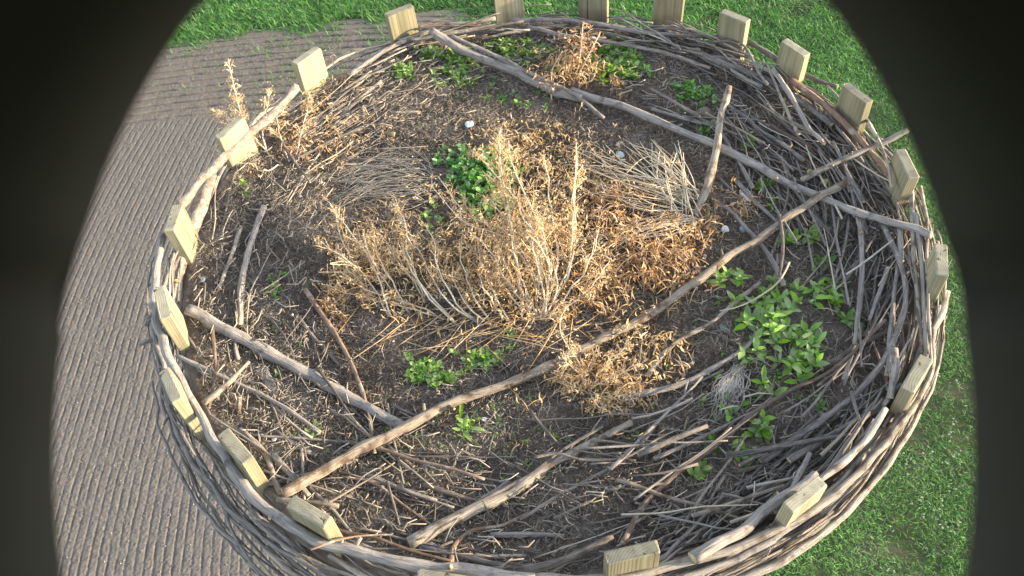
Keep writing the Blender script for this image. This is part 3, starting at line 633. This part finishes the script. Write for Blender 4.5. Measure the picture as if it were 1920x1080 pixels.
# ------------------------------------------------------------------ fine litter
def fine_litter(name, N, m, region, Lr, Wr, lift, curl=2.4, K=4):
    x = rng.uniform(-.74, .74, N * 3); y = rng.uniform(-.74, .74, N * 3); r = np.hypot(x, y)
    keep = (r < .725) & (rng.random(N * 3) < region(x, y, r)); x, y = x[keep][:N], y[keep][:N]; n = len(x)
    z = np.array([bedz(a, b) for a, b in zip(x, y)]) + rng.uniform(0.0, lift, n)
    az = rng.uniform(0, 2 * math.pi, n); el = rng.normal(0.15, .3, n)
    d = np.stack([np.cos(az) * np.cos(el), np.sin(az) * np.cos(el), np.sin(el)], -1)
    ax = rng.normal(0, 1, (n, 3)); ax[:, 2] += 1.0
    V, F = ribbons(np.stack([x, y, z], -1), d, ax, rng.uniform(*Lr, n), rng.uniform(*Wr, n), rng.normal(0, curl, n), K=K)
    tag(np_mesh(name, V, F, m), kind='stuff')
fine_litter('fine_litter', 125000, M['litter'], lambda x, y, r: np.where(x < .45, 1, .8) * (.6 + .4 * (vnoise(x + 5, y + 5, 7, 31) > -.25)), (.006, .022), (.0008, .0021), .009)
fine_litter('brown_litter', 17000, M['warm'], lambda x, y, r: np.clip(1.25 - np.hypot((x - .02) / .55, (y - .02) / .55), 0.04, 1), (.007, .026), (.0008, .0022), .014)

def wisps(name, N, m, cx, cy, sx, sy, ang, sang, Lr, lift):
    P = []
    x = rng.normal(cx, sx, N); y = rng.normal(cy, sy, N); a = rng.normal(ang, sang, N)
    z = np.array([bedz(u, v) for u, v in zip(x, y)]) + rng.uniform(.002, lift, N)
    d = np.stack([np.cos(a), np.sin(a), rng.normal(.05, .07, N)], -1)
    ax = np.stack([rng.normal(0, .4, N), rng.normal(0, .4, N), np.ones(N)], -1)
    return ribbons(np.stack([x, y, z], -1) - d * .05, d, ax, rng.uniform(*Lr, N), rng.uniform(.0012, .0024, N), rng.normal(0, .5, N), K=6, taper=.6)

# ------------------------------------------------------------------ dry weeds
def flakes(path, rad0, rad1, dens, size, seed=0, spread=1.0, t0=.25):
    """curled seed clusters and leaf scraps around a stem; returns V,F plus branchlet ribbons"""
    k = len(path); bases = []; dirs = []; L = []
    tot = sum((path[i + 1] - path[i]).length for i in range(k - 1)); nb = int(tot * dens)
    parts = []
    fb = []
    for _ in range(nb):
        t = t0 + (1 - t0) * rnd.random(); f = t * (k - 1); i = min(int(f), k - 2); p = path[i].lerp(path[i + 1], f - i)
        tg = (path[i + 1] - path[i]).normalized(); q = Vector((rnd.gauss(0, 1), rnd.gauss(0, 1), rnd.gauss(0, 1))); q = (q - tg * q.dot(tg)).normalized()
        d = (tg * rnd.uniform(.5, 1.6) + q).normalized(); l = (rad0 + (rad1 - rad0) * (t - t0) / (1 - t0)) * rnd.uniform(.5, 1.7) * spread
        bases.append(p); dirs.append(d); L.append(l)
        for _ in range(int(2 + l * 150)):
            u = rnd.uniform(.3, 1.05); fb.append(p + d * l * u + Vector((rnd.gauss(0, 1), rnd.gauss(0, 1), rnd.gauss(0, 1))) * .003)
    B = np.array([tuple(b) for b in bases]); D = np.array([tuple(d) for d in dirs]); L = np.array(L); n = len(B)
    parts.append(ribbons(B, D, rng.normal(0, 1, (n, 3)), L, np.full(n, .0015), rng.normal(0, .8, n), K=5, taper=.6))
    FB = np.array([tuple(b) for b in fb]); n = len(FB)
    parts.append(ribbons(FB, rng.normal(0, 1, (n, 3)), rng.normal(0, 1, (n, 3)), rng.uniform(.7, 2.6, n) * size, rng.uniform(.2, .42, n) * size, rng.normal(0, 2.6, n), K=4))
    return join_vf(parts)

def weed(name, label, cat, base_px, stems, m='weed', size=.0052, dens=330, r=.0016, rad=(.028, .010), t0=.3, mstem='straw', extra=0):
    """stems: list of point lists [(px, py, h), ...]; first point is the foot"""
    b = onbed(*base_px, 0); root = empty(name, b)
    tag(root, label, cat)
    sib = []
    for st in stems:
        for _ in range(extra):
            jx, jy = rnd.gauss(0, 24), rnd.gauss(0, 20); kq = rnd.uniform(.55, .95)
            sib.append([(x + jx * (i / len(st)) + rnd.gauss(0, 3), st[0][1] + (y - st[0][1]) * (kq if i else 1) + jy * i / len(st), h * rnd.uniform(.6, 1.1)) for i, (x, y, h) in enumerate(st)])
    for st in list(stems) + sib:
        P = [onbed(x, y, h) if h < .03 else unproj(x, y, bedz(0, 0) + h) for x, y, h in st]
        S = spline(P, 16); sd = rnd.uniform(0, 40)
        for i, s in enumerate(S): s += Vector((mnoise.noise(Vector((i * .5, sd, 0))), mnoise.noise(Vector((i * .5, sd, 3))), mnoise.noise(Vector((i * .5, sd, 7))))) * .006
        mb = MB(); mb.tube(S, [r * (1 - .6 * i / 15) for i in range(16)], 6, 0, 0, seed=sd)
        so_ = mb.build('stem', [M[mstem]], root)
        V, F = flakes(S, rad[0], rad[1], dens, size, t0=t0)
        sh = np_mesh('seed_head', V, F, M[m]); sh.parent = so_
    return root

weed('dry_weed', 'tallest dead weed, a dense golden plume in the middle beside the dark green clump', 'dead plant', (1010, 600), [
 [(1000,600,.0),(975,520,.05),(955,400,.11),(940,300,.15),(938,240,.17)],
 [(1005,595,.0),(1010,500,.06),(985,400,.11),(905,300,.15),(885,285,.15)],
 [(1005,598,.0),(1000,510,.05),(950,435,.08),(880,405,.10),(822,332,.13)],
 [(1012,600,.0),(1030,500,.07),(1000,400,.12),(965,330,.15),(950,262,.17)],
 [(1015,600,.0),(1045,500,.06),(1035,400,.11),(1025,330,.14),(1020,290,.15)],
 [(1010,600,.0),(985,540,.05),(965,480,.09),(955,420,.11)],
 [(1018,598,.0),(1060,520,.05),(1075,430,.10),(1075,340,.13),(1080,262,.14)],
 [(1005,600,.0),(960,540,.05),(925,480,.08),(890,440,.10)],
 [(1012,602,.0),(1020,560,.05),(1000,470,.09),(1010,400,.12)],
 [(1018,600,.0),(1075,540,.05),(1110,480,.08),(1120,430,.09)],
], dens=125, rad=(.050, .015), r=.0022, size=.0062, extra=1)
weed('dry_weed', 'low dead weed fanning out left of the golden plume in several leaning stems', 'dead plant', (950, 612), [
 [(740,600,.0),(720,560,.03),(690,480,.06),(645,420,.09),(605,370,.11)],
 [(860,612,.0),(800,545,.04),(765,480,.07),(760,420,.09),(740,370,.11)],
 [(900,610,.0),(850,560,.04),(822,500,.07),(810,450,.08),(785,410,.10)],
 [(925,612,.0),(890,560,.04),(868,500,.06),(862,460,.08)],
 [(960,615,.0),(930,560,.04),(905,500,.06),(895,450,.08)],
 [(770,590,.0),(735,530,.04),(705,470,.07),(700,430,.08)],
 [(690,560,.01),(668,500,.04),(640,450,.07),(628,400,.09)],
 [(800,570,.0),(770,520,.03),(720,450,.06),(690,405,.09)],
 [(840,600,.0),(770,570,.02),(690,545,.03),(640,510,.04)],
 [(975,560,.02),(940,520,.05),(905,470,.06)],
], dens=115, rad=(.046, .014), r=.0020, size=.0062, extra=1)
weed('dry_weed', 'small dead weed lower down whose stem crosses the long crooked branch', 'dead plant', (1120, 735), [
 [(1105,730,.0),(1085,680,.03),(1050,620,.07),(1060,575,.09)],
 [(1105,735,.0),(1120,700,.02),(1150,670,.05),(1180,640,.06)],
 [(1100,735,.0),(1070,720,.02),(1040,700,.03)],
 [(1110,738,.0),(1150,745,.02),(1190,735,.03)],
 [(1105,735,.0),(1120,760,.02),(1150,775,.02)],
], dens=240, rad=(.026, .012), t0=.15, size=.006, extra=1)
weed('dry_weed', 'tall dead seed plant leaning out over the left rim in front of the field', 'dead plant', (545, 320), [
 [(545,322,.0),(505,290,.03),(470,250,.07),(448,200,.12),(428,110,.17)],
 [(505,290,.03),(490,250,.06),(500,210,.10),(505,165,.13)],
 [(480,262,.06),(450,235,.09),(425,220,.10),(402,208,.11)],
 [(545,320,.0),(560,270,.04),(572,220,.08),(582,180,.10)],
 [(530,312,.01),(490,318,.02),(450,315,.03),(430,300,.04)],
 [(548,322,.0),(530,270,.04),(520,230,.08),(535,200,.1)],
], dens=260, rad=(.030, .010), r=.0019, size=.0050, t0=.35)

def crook_plant(name, label, center_list, n, m='rust', hh=(.02, .05), stems=()):
    """withered plants: thin drooping crooks with shrivelled leaves"""
    cx, cy = center_list[0][:2]; root = empty(name, onbed(cx, cy, 0)); tag(root, label, 'dead plant')
    B, D, A, L, C = [], [], [], [], []; fb = []
    for _ in range(n):
        c = rnd.choice(center_list); px, py = rnd.gauss(c[0], c[2]), rnd.gauss(c[1], c[3]); p = onbed(px, py, rnd.uniform(0, .01) + (c[4] if len(c) > 4 else 0) * rnd.random())
        a = rnd.uniform(0, 6.28); l = rnd.uniform(*hh) * 1.5; d = Vector((math.cos(a) * .35, math.sin(a) * .35, 1)).normalized(); ax = Vector((-math.sin(a), math.cos(a), 0))
        B.append(tuple(p)); D.append(tuple(d)); A.append(tuple(ax)); L.append(l); C.append(rnd.choice((-1, 1)) * rnd.uniform(1.8, 4.2))
        for _ in range(5): fb.append(tuple(p + Vector((rnd.gauss(0, .008), rnd.gauss(0, .008), rnd.uniform(.0, l * .6)))))
    n_ = len(B)
    p1 = ribbons(np.array(B), np.array(D), np.array(A), np.array(L), np.full(n_, .0019), np.array(C), K=8, taper=.7)
    FB = np.array(fb); k = len(FB)
    p2 = ribbons(FB, rng.normal(0, 1, (k, 3)) + np.array([0, 0, -.6]), rng.normal(0, 1, (k, 3)), rng.uniform(.008, .022, k), rng.uniform(.0018, .0045, k), rng.normal(0, 2.2, k), K=5)
    V, F = join_vf([p1, p2])
    np_mesh('withered_foliage', V, F, [M['weed'], M[m]], root, mi=np.r_[np.zeros(len(p1[1])), np.ones(len(p2[1]))])
    for st in stems:
        P = [unproj(x, y, -.135 + h) for x, y, h in st]; S = spline(P, 14); mb = MB(); mb.tube(S, [.0022 * (1 - .5 * i / 13) for i in range(14)], 6, 0, 0)
        mb.build('stem', [M['weed']], root)
    return root
crook_plant('withered_plant', 'rusty tangle of withered crooked stalks right of the golden plume', [(1200,480,45,40,.03),(1160,420,40,40,.04),(1250,450,35,35,.02),(1240,520,35,25,.02),(1120,540,40,30,.02),(1160,370,30,20,.03)], 420)
crook_plant('withered_plant', 'brown curled undergrowth between the leaning stems left of the golden plume', [(800,520,70,40,.03),(900,480,50,50,.03),(700,500,40,40,.02),(960,540,40,35,.03)], 330, m='weed', hh=(.012,.03))
crook_plant('withered_plant', 'brown curled undergrowth in and right behind the golden plume', [(1050,400,50,60,.04),(1000,500,40,50,.04),(1090,320,40,40,.02),(980,280,40,30,.02)], 330, m='weed', hh=(.012,.032))
crook_plant('withered_plant', 'withered curling stalks beneath the long crooked branch, right of its middle', [(1190,640,40,25,.02),(1150,690,50,30),(1100,720,40,25),(1180,730,35,25),(1240,680,25,25)], 130, m='weed')
crook_plant('withered_plant', 'tall rusty dead plant near the top rim before the shaded posts', [(1060,120,28,28,.05),(1085,110,22,28,.06),(1100,90,12,22,.08),(1045,140,25,20,.02),(1095,140,25,12,.01)], 190, hh=(.015, .035),
            stems=[[(1075,160,.0),(1085,120,.05),(1090,80,.09),(1093,45,.12)], [(1075,160,.0),(1100,110,.07),(1125,62,.11)], [(1034,195,.0),(1034,160,.03),(1036,130,.05),(1055,95,.08)], [(1075,162,.0),(1060,135,.03),(1055,110,.06)], [(1075,160,.0),(1110,150,.03),(1120,115,.04)]])
crook_plant('withered_plant', 'small withered sprig with a looped tip left of the upper green carpet on the right', [(1155,165,8,12,.01)], 14, hh=(.015, .03))
crook_plant('withered_plant', 'brown shrivelled stalks on the warm ground at the far left of the weeds', [(620,560,12,20,.01),(630,590,10,14)], 40, hh=(.012, .028))
crook_plant('withered_plant', 'curled brown stems at the upper left near the seed plant', [(600,200,40,30,.01),(560,280,35,25,.01),(640,250,40,30,.01)], 110, hh=(.012, .03))
crook_plant('withered_plant', 'brown curled scraps beside the standing brownish stick', [(1350,385,25,18,.01),(1310,440,20,30,.01),(1400,400,15,12)], 60, hh=(.012, .03))

def straw_bunch(name, label, lines, m, r=.0013):
    root = empty(name, onbed(*lines[0][0][:2], 0)); tag(root, label, 'dry straw'); mb = MB()
    for st in lines:
        P = [onbed(x, y, h) for x, y, h in st]; S = spline(P, 9); mb.tube(S, [r * (1 - .3 * i / 8) for i in range(9)], 5, 0, 0, seed=rnd.uniform(0, 30))
    mb.build('straw_stalks', [M[m]], root)
    return root
ls = []
for k in range(60):
    t = rnd.random(); sx, sy = 1290 + rnd.gauss(0, 17), 385 + rnd.gauss(0, 20)
    ex = 1060 + 220 * t + rnd.gauss(0, 12); ey = 262 + rnd.gauss(0, 12) + 20 * t + (90 * rnd.random() if t < .4 else 0)
    ls.append([(sx, sy, .01 + rnd.random() * .01), ((sx + ex) / 2 + rnd.gauss(0, 14), (sy + ey) / 2 + rnd.gauss(0, 14), .03 + rnd.random() * .03), (ex, ey, .02 + rnd.random() * .03)])
for (a, b, c) in [((1290,390),(1285,340),(1282,302)),((1295,392),(1260,330),(1226,290)),((1300,400),(1250,320),(1218,300)),((1285,305),(1250,305),(1205,315)),((1226,291),(1200,300),(1170,330))]:
    ls.append([(*a, .02), (*b, .05), (*c, .05)])
for k in range(22):
    ls.append([(1300 + rnd.gauss(0, 6), 410 + rnd.gauss(0, 5), .012), (1240 + rnd.gauss(0, 15), 422 + rnd.gauss(0, 10), .03), (1130 + rnd.gauss(0, 40), 450 + rnd.gauss(0, 22), .02)])
straw_bunch('straw_bunch', 'pale fan of thin straw stalks spreading left from the foot of the standing stick', ls, 'straw', .0012)
ls = []
for k in range(120):
    y0 = 340 + rnd.gauss(0, 26); x0 = 800 + rnd.gauss(0, 18)
    ls.append([(x0, y0, .004 + rnd.random() * .012), (x0 - 70 + rnd.gauss(0, 22), y0 - 10 + rnd.gauss(0, 20), .012 + rnd.random() * .012), (x0 - 130 - rnd.random() * 60, y0 + rnd.gauss(8, 22), .004 + .008 * rnd.random())])
straw_bunch('straw_bunch', 'grey sweep of old flattened straw left of the dark green clump', ls, 'gstraw', .0007)
ls = []
for k in range(80):
    ls.append([(1385 + rnd.gauss(0, 8), 695 + rnd.gauss(0, 8), .01), (1372 + rnd.gauss(0, 16), 725 + rnd.gauss(0, 8), .02), (1355 + rnd.gauss(0, 26), 765 + rnd.gauss(0, 14), .005)])
straw_bunch('straw_bunch', 'grey shock of straw below the tip of the flat grey branch', ls, 'gstraw', .0011)
ls = []
for k in range(60):
    x0, y0 = 640 + rnd.gauss(0, 45), 200 + rnd.gauss(0, 22)
    ls.append([(x0 - 70, y0 + 60, .004), (x0, y0 + 15 + rnd.gauss(0, 6), .014), (x0 + 75, y0 - 35 + rnd.gauss(0, 8), .006)])
straw_bunch('straw_bunch', 'slanting grey straw at the upper left just inside the rim', ls[:42], 'gstraw', .0009)
ls = []
for k in range(60):
    x0, y0 = 930 + rnd.gauss(0, 110), 620 + rnd.gauss(0, 20); a = rnd.gauss(-.3, .5); l = rnd.uniform(25, 100)
    ls.append([(x0 - l * math.cos(a), y0 - l * math.sin(a) * .9 , .006), (x0, y0, .014 + .01 * rnd.random()), (x0 + l * math.cos(a), y0 + l * math.sin(a), .005)])
straw_bunch('straw_bunch', 'flattened straw mat at the foot of the golden plume', ls, 'weed', .0009)

# ------------------------------------------------------------------ green plants
def leaf_geo(p, d, up, L, W, fold=.25, droop=.3):
    """one pointed oval leaf, 5 stations"""
    d = d.normalized(); s = d.cross(up).normalized(); n = s.cross(d).normalized(); V = []
    for t, w in ((0, .08), (.25, .8), (.55, 1), (.8, .65), (1, .04)):
        c = p + d * (L * t) - n * (droop * L * t * t)
        V += [c - s * W / 2 * w + n * (fold * W * w / 2), c, c + s * W / 2 * w + n * (fold * W * w / 2)]
    F = []
    for i in range(4):
        for j in range(2): F.append((i * 3 + j, i * 3 + j + 1, (i + 1) * 3 + j + 1, (i + 1) * 3 + j))
    return [tuple(v) for v in V], F

def green(label, spots, leaf, m, nper=(5, 8), height=(.005, .03), wr=.45, name='green_plant', cat='plant'):
    """spots: list of px positions of sprouts"""
    root = empty(name, onbed(spots[0][0], spots[0][1], 0)); tag(root, label, cat)
    V, F = [], []; mb = MB()
    for (px, py) in spots:
        p = onbed(px, py, 0); h = rnd.uniform(*height); lean = Vector((rnd.gauss(.15, .35), rnd.gauss(0, .35), 1)).normalized(); top = p + lean * h
        if h > .012: mb.tube([p, p + lean * h * .5 + Vector((rnd.gauss(0, .002), rnd.gauss(0, .002), 0)), top], [.0011, .001, .0008], 5, 0, 0)
        n = rnd.randint(*nper); a0 = rnd.uniform(0, 6.28)
        for k in range(n):
            a = a0 + k * 2.4 + rnd.gauss(0, .2); lev = k / n; el = rnd.uniform(-.1, .5) + lev * .8
            d = Vector((math.cos(a) * math.cos(el), math.sin(a) * math.cos(el), math.sin(el))); L = leaf * rnd.uniform(.6, 1.25)
            q = p.lerp(top, .35 + .65 * lev); v, f = leaf_geo(q, d, Vector((0, 0, 1)), L, L * wr * rnd.uniform(.8, 1.2), droop=rnd.uniform(-.1, .5))
            b = len(V); V += v; F += [tuple(i + b for i in ff) for ff in f]
    b = len(mb.v); mb.v += V; mb.f += [tuple(i + b for i in ff) for ff in F]; mb.mi += [1] * len(F); mb.uv += [(0, 0)] * (4 * len(F))
    mb.build('foliage', [M['leaf'], M[m]], root)
    return root

def cloud(cx, cy, sx, sy, n): return [(rnd.gauss(cx, sx), rnd.gauss(cy, sy)) for _ in range(n)]
green('large bright leafy plant on the right side of the nest, biggest of the green ones', cloud(1465,645,36,36,30) + cloud(1485,705,20,14,7) + cloud(1440,610,26,18,8) + cloud(1520,680,10,18,4), .0245, 'leafy', (4, 7), (.01, .045), wr=.42)
green('loose row of bright leafy shoots just above the large leafy plant', cloud(1460,565,40,18,12) + cloud(1545,560,14,14,7) + cloud(1395,600,14,10,5), .022, 'leafy', (4, 7), (.01, .035))
green('two-stemmed leafy shoot right of the kinked tan stick tip', cloud(1375,530,10,10,3) + cloud(1350,545,8,8,2), .024, 'leafy', (4, 6), (.02, .04))
green('single dark leafy shoot above the right leafy row', cloud(1528,502,6,6,3), .022, 'leaf', (4, 6), (.008, .02))
green('slim shoots beside the crooked branch near its right end', cloud(1485,455,8,8,3) + cloud(1520,452,4,6,2), .022, 'leafy', (4, 6), (.01, .03))
green('pale green shoot at the tip of the curved grey branch on the right', cloud(1590,600,4,10,2), .028, 'leaf', (4, 6), (.01, .02))
green('dark round-leaved clump behind the golden plume in the middle', cloud(895,320,28,18,85) + cloud(885,330,18,16,40) + cloud(905,360,24,20,70) + cloud(920,395,15,12,36) + cloud(950,345,12,16,26), .0125, 'leafd', (6, 9), (.01, .035), wr=.8)
green('low leafy carpet at the upper left beneath the blue-grey branch', cloud(840,112,24,12,46) + cloud(850,148,20,10,30) + cloud(755,140,14,8,18) + cloud(865,105,14,10,20), .014, 'leafy', (5, 8), (.004, .02), wr=.6)
green('bright low carpet between the blue-grey branch and the rusty dead plant', cloud(950,95,28,8,36) + cloud(1000,105,22,12,34) + cloud(1040,130,14,12,12), .013, 'leafy', (5, 8), (.004, .02), wr=.6)
green('bright rounded carpet right of the rusty dead plant near the top', cloud(1135,138,16,9,46) + cloud(1185,140,15,9,46) + cloud(1155,108,20,9,40), .0135, 'leafy', (6, 9), (.01, .032), wr=.7)
green('deep green tuft beside the round grey stone', cloud(1305,178,16,12,40), .0135, 'leaf', (6, 8), (.006, .02), wr=.6)
green('yellow-green sprig at the left of the standing stick', cloud(1322,250,6,8,12), .011, 'leafy', (6, 8), (.005, .02), wr=.6)
green('small sprig just right of the standing stick', cloud(1405,272,6,8,10), .012, 'leafy', (6, 8), (.005, .02), wr=.6)
green('small sprig under the straight grey branch above the slat', cloud(1432,350,8,5,9), .012, 'leafy', (6, 8), (.005, .02), wr=.6)
green('tiny sprig beside the flat grey slat', cloud(1448,383,4,5,5), .012, 'leafy', (5, 7), (.005, .015))
green('green patch near the left foot of the crooked branch, larger of two', cloud(800,702,20,11,48) + cloud(838,712,10,6,12), .0115, 'leafy', (5, 8), (.004, .018), wr=.65)
green('green patch near the left foot of the crooked branch, right of the larger one', cloud(903,678,16,8,34), .0115, 'leafy', (5, 8), (.004, .018), wr=.65)
green('upright sprig at the right of the two green patches', cloud(957,642,5,12,9), .011, 'leaf', (5, 7), (.005, .02))
green('small green shoots in the left part right of the frayed grey branch', cloud(515,550,10,14,8), .016, 'leaf', (3, 5), (.004, .015))
green('tiny shoot at the foot of the frayed grey branch', cloud(458,600,3,5,3), .015, 'leafy', (3, 5), (.004, .015))
green('tiny shoot near the left rim below the seed plant', cloud(459,356,4,6,4), .014, 'leafy', (4, 6), (.004, .015))
green('long-leaved shoot below the crooked branch in the near half', cloud(872,806,9,9,6), .026, 'leafy', (3, 5), (.006, .018), wr=.28)
green('small shoot at the lower left below the silver split log', cloud(592,806,4,8,4), .014, 'leafy', (4, 6), (.004, .015))
green('leafy shoot in the right twig heap near the lower red-brown branch', cloud(1425,808,8,12,5), .024, 'leafy', (4, 6), (.008, .03))
green('pair of shoots in the near right twigs', cloud(1395,855,12,8,4), .022, 'leafy', (3, 5), (.008, .025))
green('small shoot by the foot of the long red-brown branch', cloud(1305,888,8,6,4), .020, 'leafy', (3, 5), (.008, .02))
green('scattered small shoots along the lower right inside the red-brown branch', cloud(1330,835,12,8,4) + cloud(1365,770,12,8,5) + cloud(1530,755,6,6,3), .018, 'leaf', (3, 5), (.008, .02))
green('small weeds in the shade left of the golden plume', cloud(812,420,12,14,8), .014, 'leaf', (4, 6), (.006, .018), wr=.6)
green('small low weeds in the upper middle below the blue-grey branch', cloud(920,180,28,12,12) + cloud(975,195,22,8,10) + cloud(1010,180,8,8,4), .012, 'leaf', (4, 6), (.004, .015))
green('loose tiny shoots on the soil in front of the large leafy plant', [(rnd.gauss(1400, 60), rnd.gauss(700, 40)) for _ in range(22)], .012, 'leafy', (3, 5), (.004, .015))
green('seedlings sprinkled on the soil of the near half', [(rnd.gauss(1020, 170), rnd.gauss(820, 38)) for _ in range(70)] + [(rnd.gauss(760, 90), rnd.gauss(830, 25)) for _ in range(26)], .008, 'leafy', (3, 5), (.002, .008), name='seedlings', cat='seedlings')
green('seedlings scattered on the soil around the weeds', [(rnd.uniform(480, 1500), rnd.uniform(180, 760)) for _ in range(70)], .009, 'leaf', (3, 5), (.002, .01), name='seedlings', cat='seedlings')

# ------------------------------------------------------------------ small found things
def scrap(name, label, cat, px, py, size, m, kind='chip', h=.008):
    """an irregular little body with real thickness"""
    p = onbed(px, py, h); mb = MB(); n = 9; k = 5; sz = size / 2 * pxsize(p); fl = {'chip': .28, 'stone': .7, 'shell': .55}[kind]
    vs_ = []; fs = []; sd = rnd.uniform(0, 90)
    for i in range(k + 1):
        ph = math.pi * i / k
        for j in range(n):
            a = 2 * math.pi * j / n; d = Vector((math.sin(ph) * math.cos(a), math.sin(ph) * math.sin(a), math.cos(ph)))
            q = sz * (1 + (.55 if kind == 'chip' else .22) * mnoise.noise(d * 1.4 + Vector((sd, 0, 0)))); vs_.append((d.x * q, d.y * q, d.z * q * fl))
    for i in range(k):
        for j in range(n): j2 = (j + 1) % n; fs.append((i * n + j, (i + 1) * n + j, (i + 1) * n + j2, i * n + j2))
    me = bpy.data.meshes.new(name); me.from_pydata(vs_, [], fs); me.materials.append(M[m]); me.polygons.foreach_set('use_smooth', [kind != 'chip'] * len(fs)); me.update()
    o = link_mesh(name, me); o.location = p; o.rotation_euler = (rnd.uniform(-.4, .4), rnd.uniform(-.4, .4), rnd.uniform(0, 6)); tag(o, label, cat)
scrap('plastic_scrap', 'crumpled pale blue plastic scrap on bare soil in the upper middle', 'litter', 880, 232, 16, 'lblue', h=.012)
scrap('plastic_scrap', 'whitish plastic scrap at the top of the pale straw fan', 'litter', 1163, 290, 15, 'lblue', h=.012)
scrap('plastic_scrap', 'white square scrap, left one of two beside the crooked branch at right', 'litter', 1360, 430, 15, 'white')
scrap('plastic_scrap', 'blue scrap, right one of two beside the crooked branch at right', 'litter', 1391, 430, 11, 'blue')
scrap('pebble', 'white pebble on the soil at upper left below the slanting straw', 'stone', 563, 367, 8, 'white', 'stone')
scrap('pebble', 'white pebble right of the withered rusty tangle', 'stone', 1322, 480, 8, 'white', 'stone')
scrap('stone', 'round grey stone half hidden by the deep green tuft', 'stone', 1322, 216, 38, 'stone', 'stone', h=.004)
scrap('shell_scrap', 'white scrap near the long-leaved shoot in the near half', 'litter', 908, 786, 10, 'white')
scrap('shell_scrap', 'white scrap under the left post of the lower left rim, upper of two', 'litter', 489, 817, 9, 'white')
scrap('shell_scrap', 'pale crumpled scrap at lower left, just right of a smaller white one', 'litter', 515, 822, 12, 'white')
scrap('dry_leaf', 'teal-grey round leaf beside the kinked tan stick', 'leaf', 1357, 614, 16, 'teal')
scrap('dry_leaf', 'small yellow leaf in the right twig heap beneath the poking branch', 'leaf', 1548, 340, 11, 'yellow', h=.03)
scrap('dry_leaf', 'small yellow leaf left of the other one in the right twig heap', 'leaf', 1518, 322, 10, 'yellow', h=.03)
scrap('white_fluff', 'white fluff caught by the blotched log at left', 'litter', 380, 524, 12, 'white')
for (px, py) in [(462,640),(1005,775),(1105,240),(1348,320),(1095,205),(1222,215),(905,100),(690,215),(1378,415),(1285,212),(740,640),(612,770),(545,590)]:
    scrap('pebble', 'tiny pale pebble lying on the nest soil', 'stone', px + rnd.gauss(0, 3), py, 4.5, 'white', 'stone')
    bpy.context.scene.collection.objects[-1]['group'] = 'tiny pale pebbles'
def feather(px, label, wpx):
    P = [onbed(x, y, .01) for x, y in px]; mb = MB(); S = spline(P, 10); W = wpx / 2 * pxsize(P[0])
    for sgn in (-1, 1):
        for i in range(9):
            t = (S[i + 1] - S[i]).normalized(); s = t.cross(Vector((0, 0, 1))) * sgn; w0 = W * math.sin(math.pi * (.12 + .8 * i / 9)); w1 = W * math.sin(math.pi * (.12 + .8 * (i + 1) / 9))
            mb.poly([S[i], S[i + 1], S[i + 1] + s * w1 + Vector((0, 0, .0015)), S[i] + s * w0 + Vector((0, 0, .0015))])
    mb.tube(S, [.0007] * 10, 5, 0, 0); tag(mb.build('feather', [M['white']]), label, 'feather')
feather([(1392, 352), (1398, 365), (1408, 378)], 'small white feather beside the flat grey slat', 20)
feather([(1470, 695), (1478, 700), (1486, 702)], 'tiny white feather under the large leafy plant', 5)

# ------------------------------------------------------------------ camera housing: elliptical hood round the lens
def housing():
    d0, d1 = -.030, .060; ax_, ay = 848 / F_PX * .06, 1143 / F_PX * .06; cx, cy = 4 / F_PX * .06, -310 / F_PX * .06
    n = 96; th = .007
    def P(a, d, grow): return CAM + FW * d + CR * (cx + (ax_ + grow) * math.cos(a)) + CU * (cy + (ay + grow) * math.sin(a))
    vs_ = []; fs = []
    sect = [(d0, 0), (.012, 0), (.024, .0), (.036, .0), (.048, 0), (d1 - .001, 0), (d1, .0008), (d1, th - .001), (d1 - .001, th), (.02, th), (d0 - .006, th)]
    for d, g in sect:
        for j in range(n):
            a = 2 * math.pi * j / n
            seam = -.0022 * (g == 0) * math.exp(-((math.sin(a) * ay + cy) / .0013) ** 2)     # shallow moulded groove on either side
            vs_.append(tuple(P(a, d, g - seam)))
    K = len(sect)
    for i in range(K - 1):
        for j in range(n): j2 = (j + 1) % n; fs.append((i * n + j, i * n + j2, (i + 1) * n + j2, (i + 1) * n + j))
    root = empty('camera_housing', CAM - FW * .036); tag(root, 'dark plastic hood round the lens, its blurred oval opening framing both sides of the view', 'camera housing')
    me = bpy.data.meshes.new('hood'); me.from_pydata(vs_, [], fs); me.materials.append(M['dark']); me.polygons.foreach_set('use_smooth', [True] * len(fs)); me.update()
    link_mesh('hood', me, root)
    mb = MB(); mb.poly([P(2 * math.pi * j / n, d0, -.0002) for j in range(n)]); mb.poly([P(2 * math.pi * j / n, d0 - .006, th) for j in range(n)][::-1])
    mb.build('back_plate', [M['dark']], root, smooth=False)
housing()
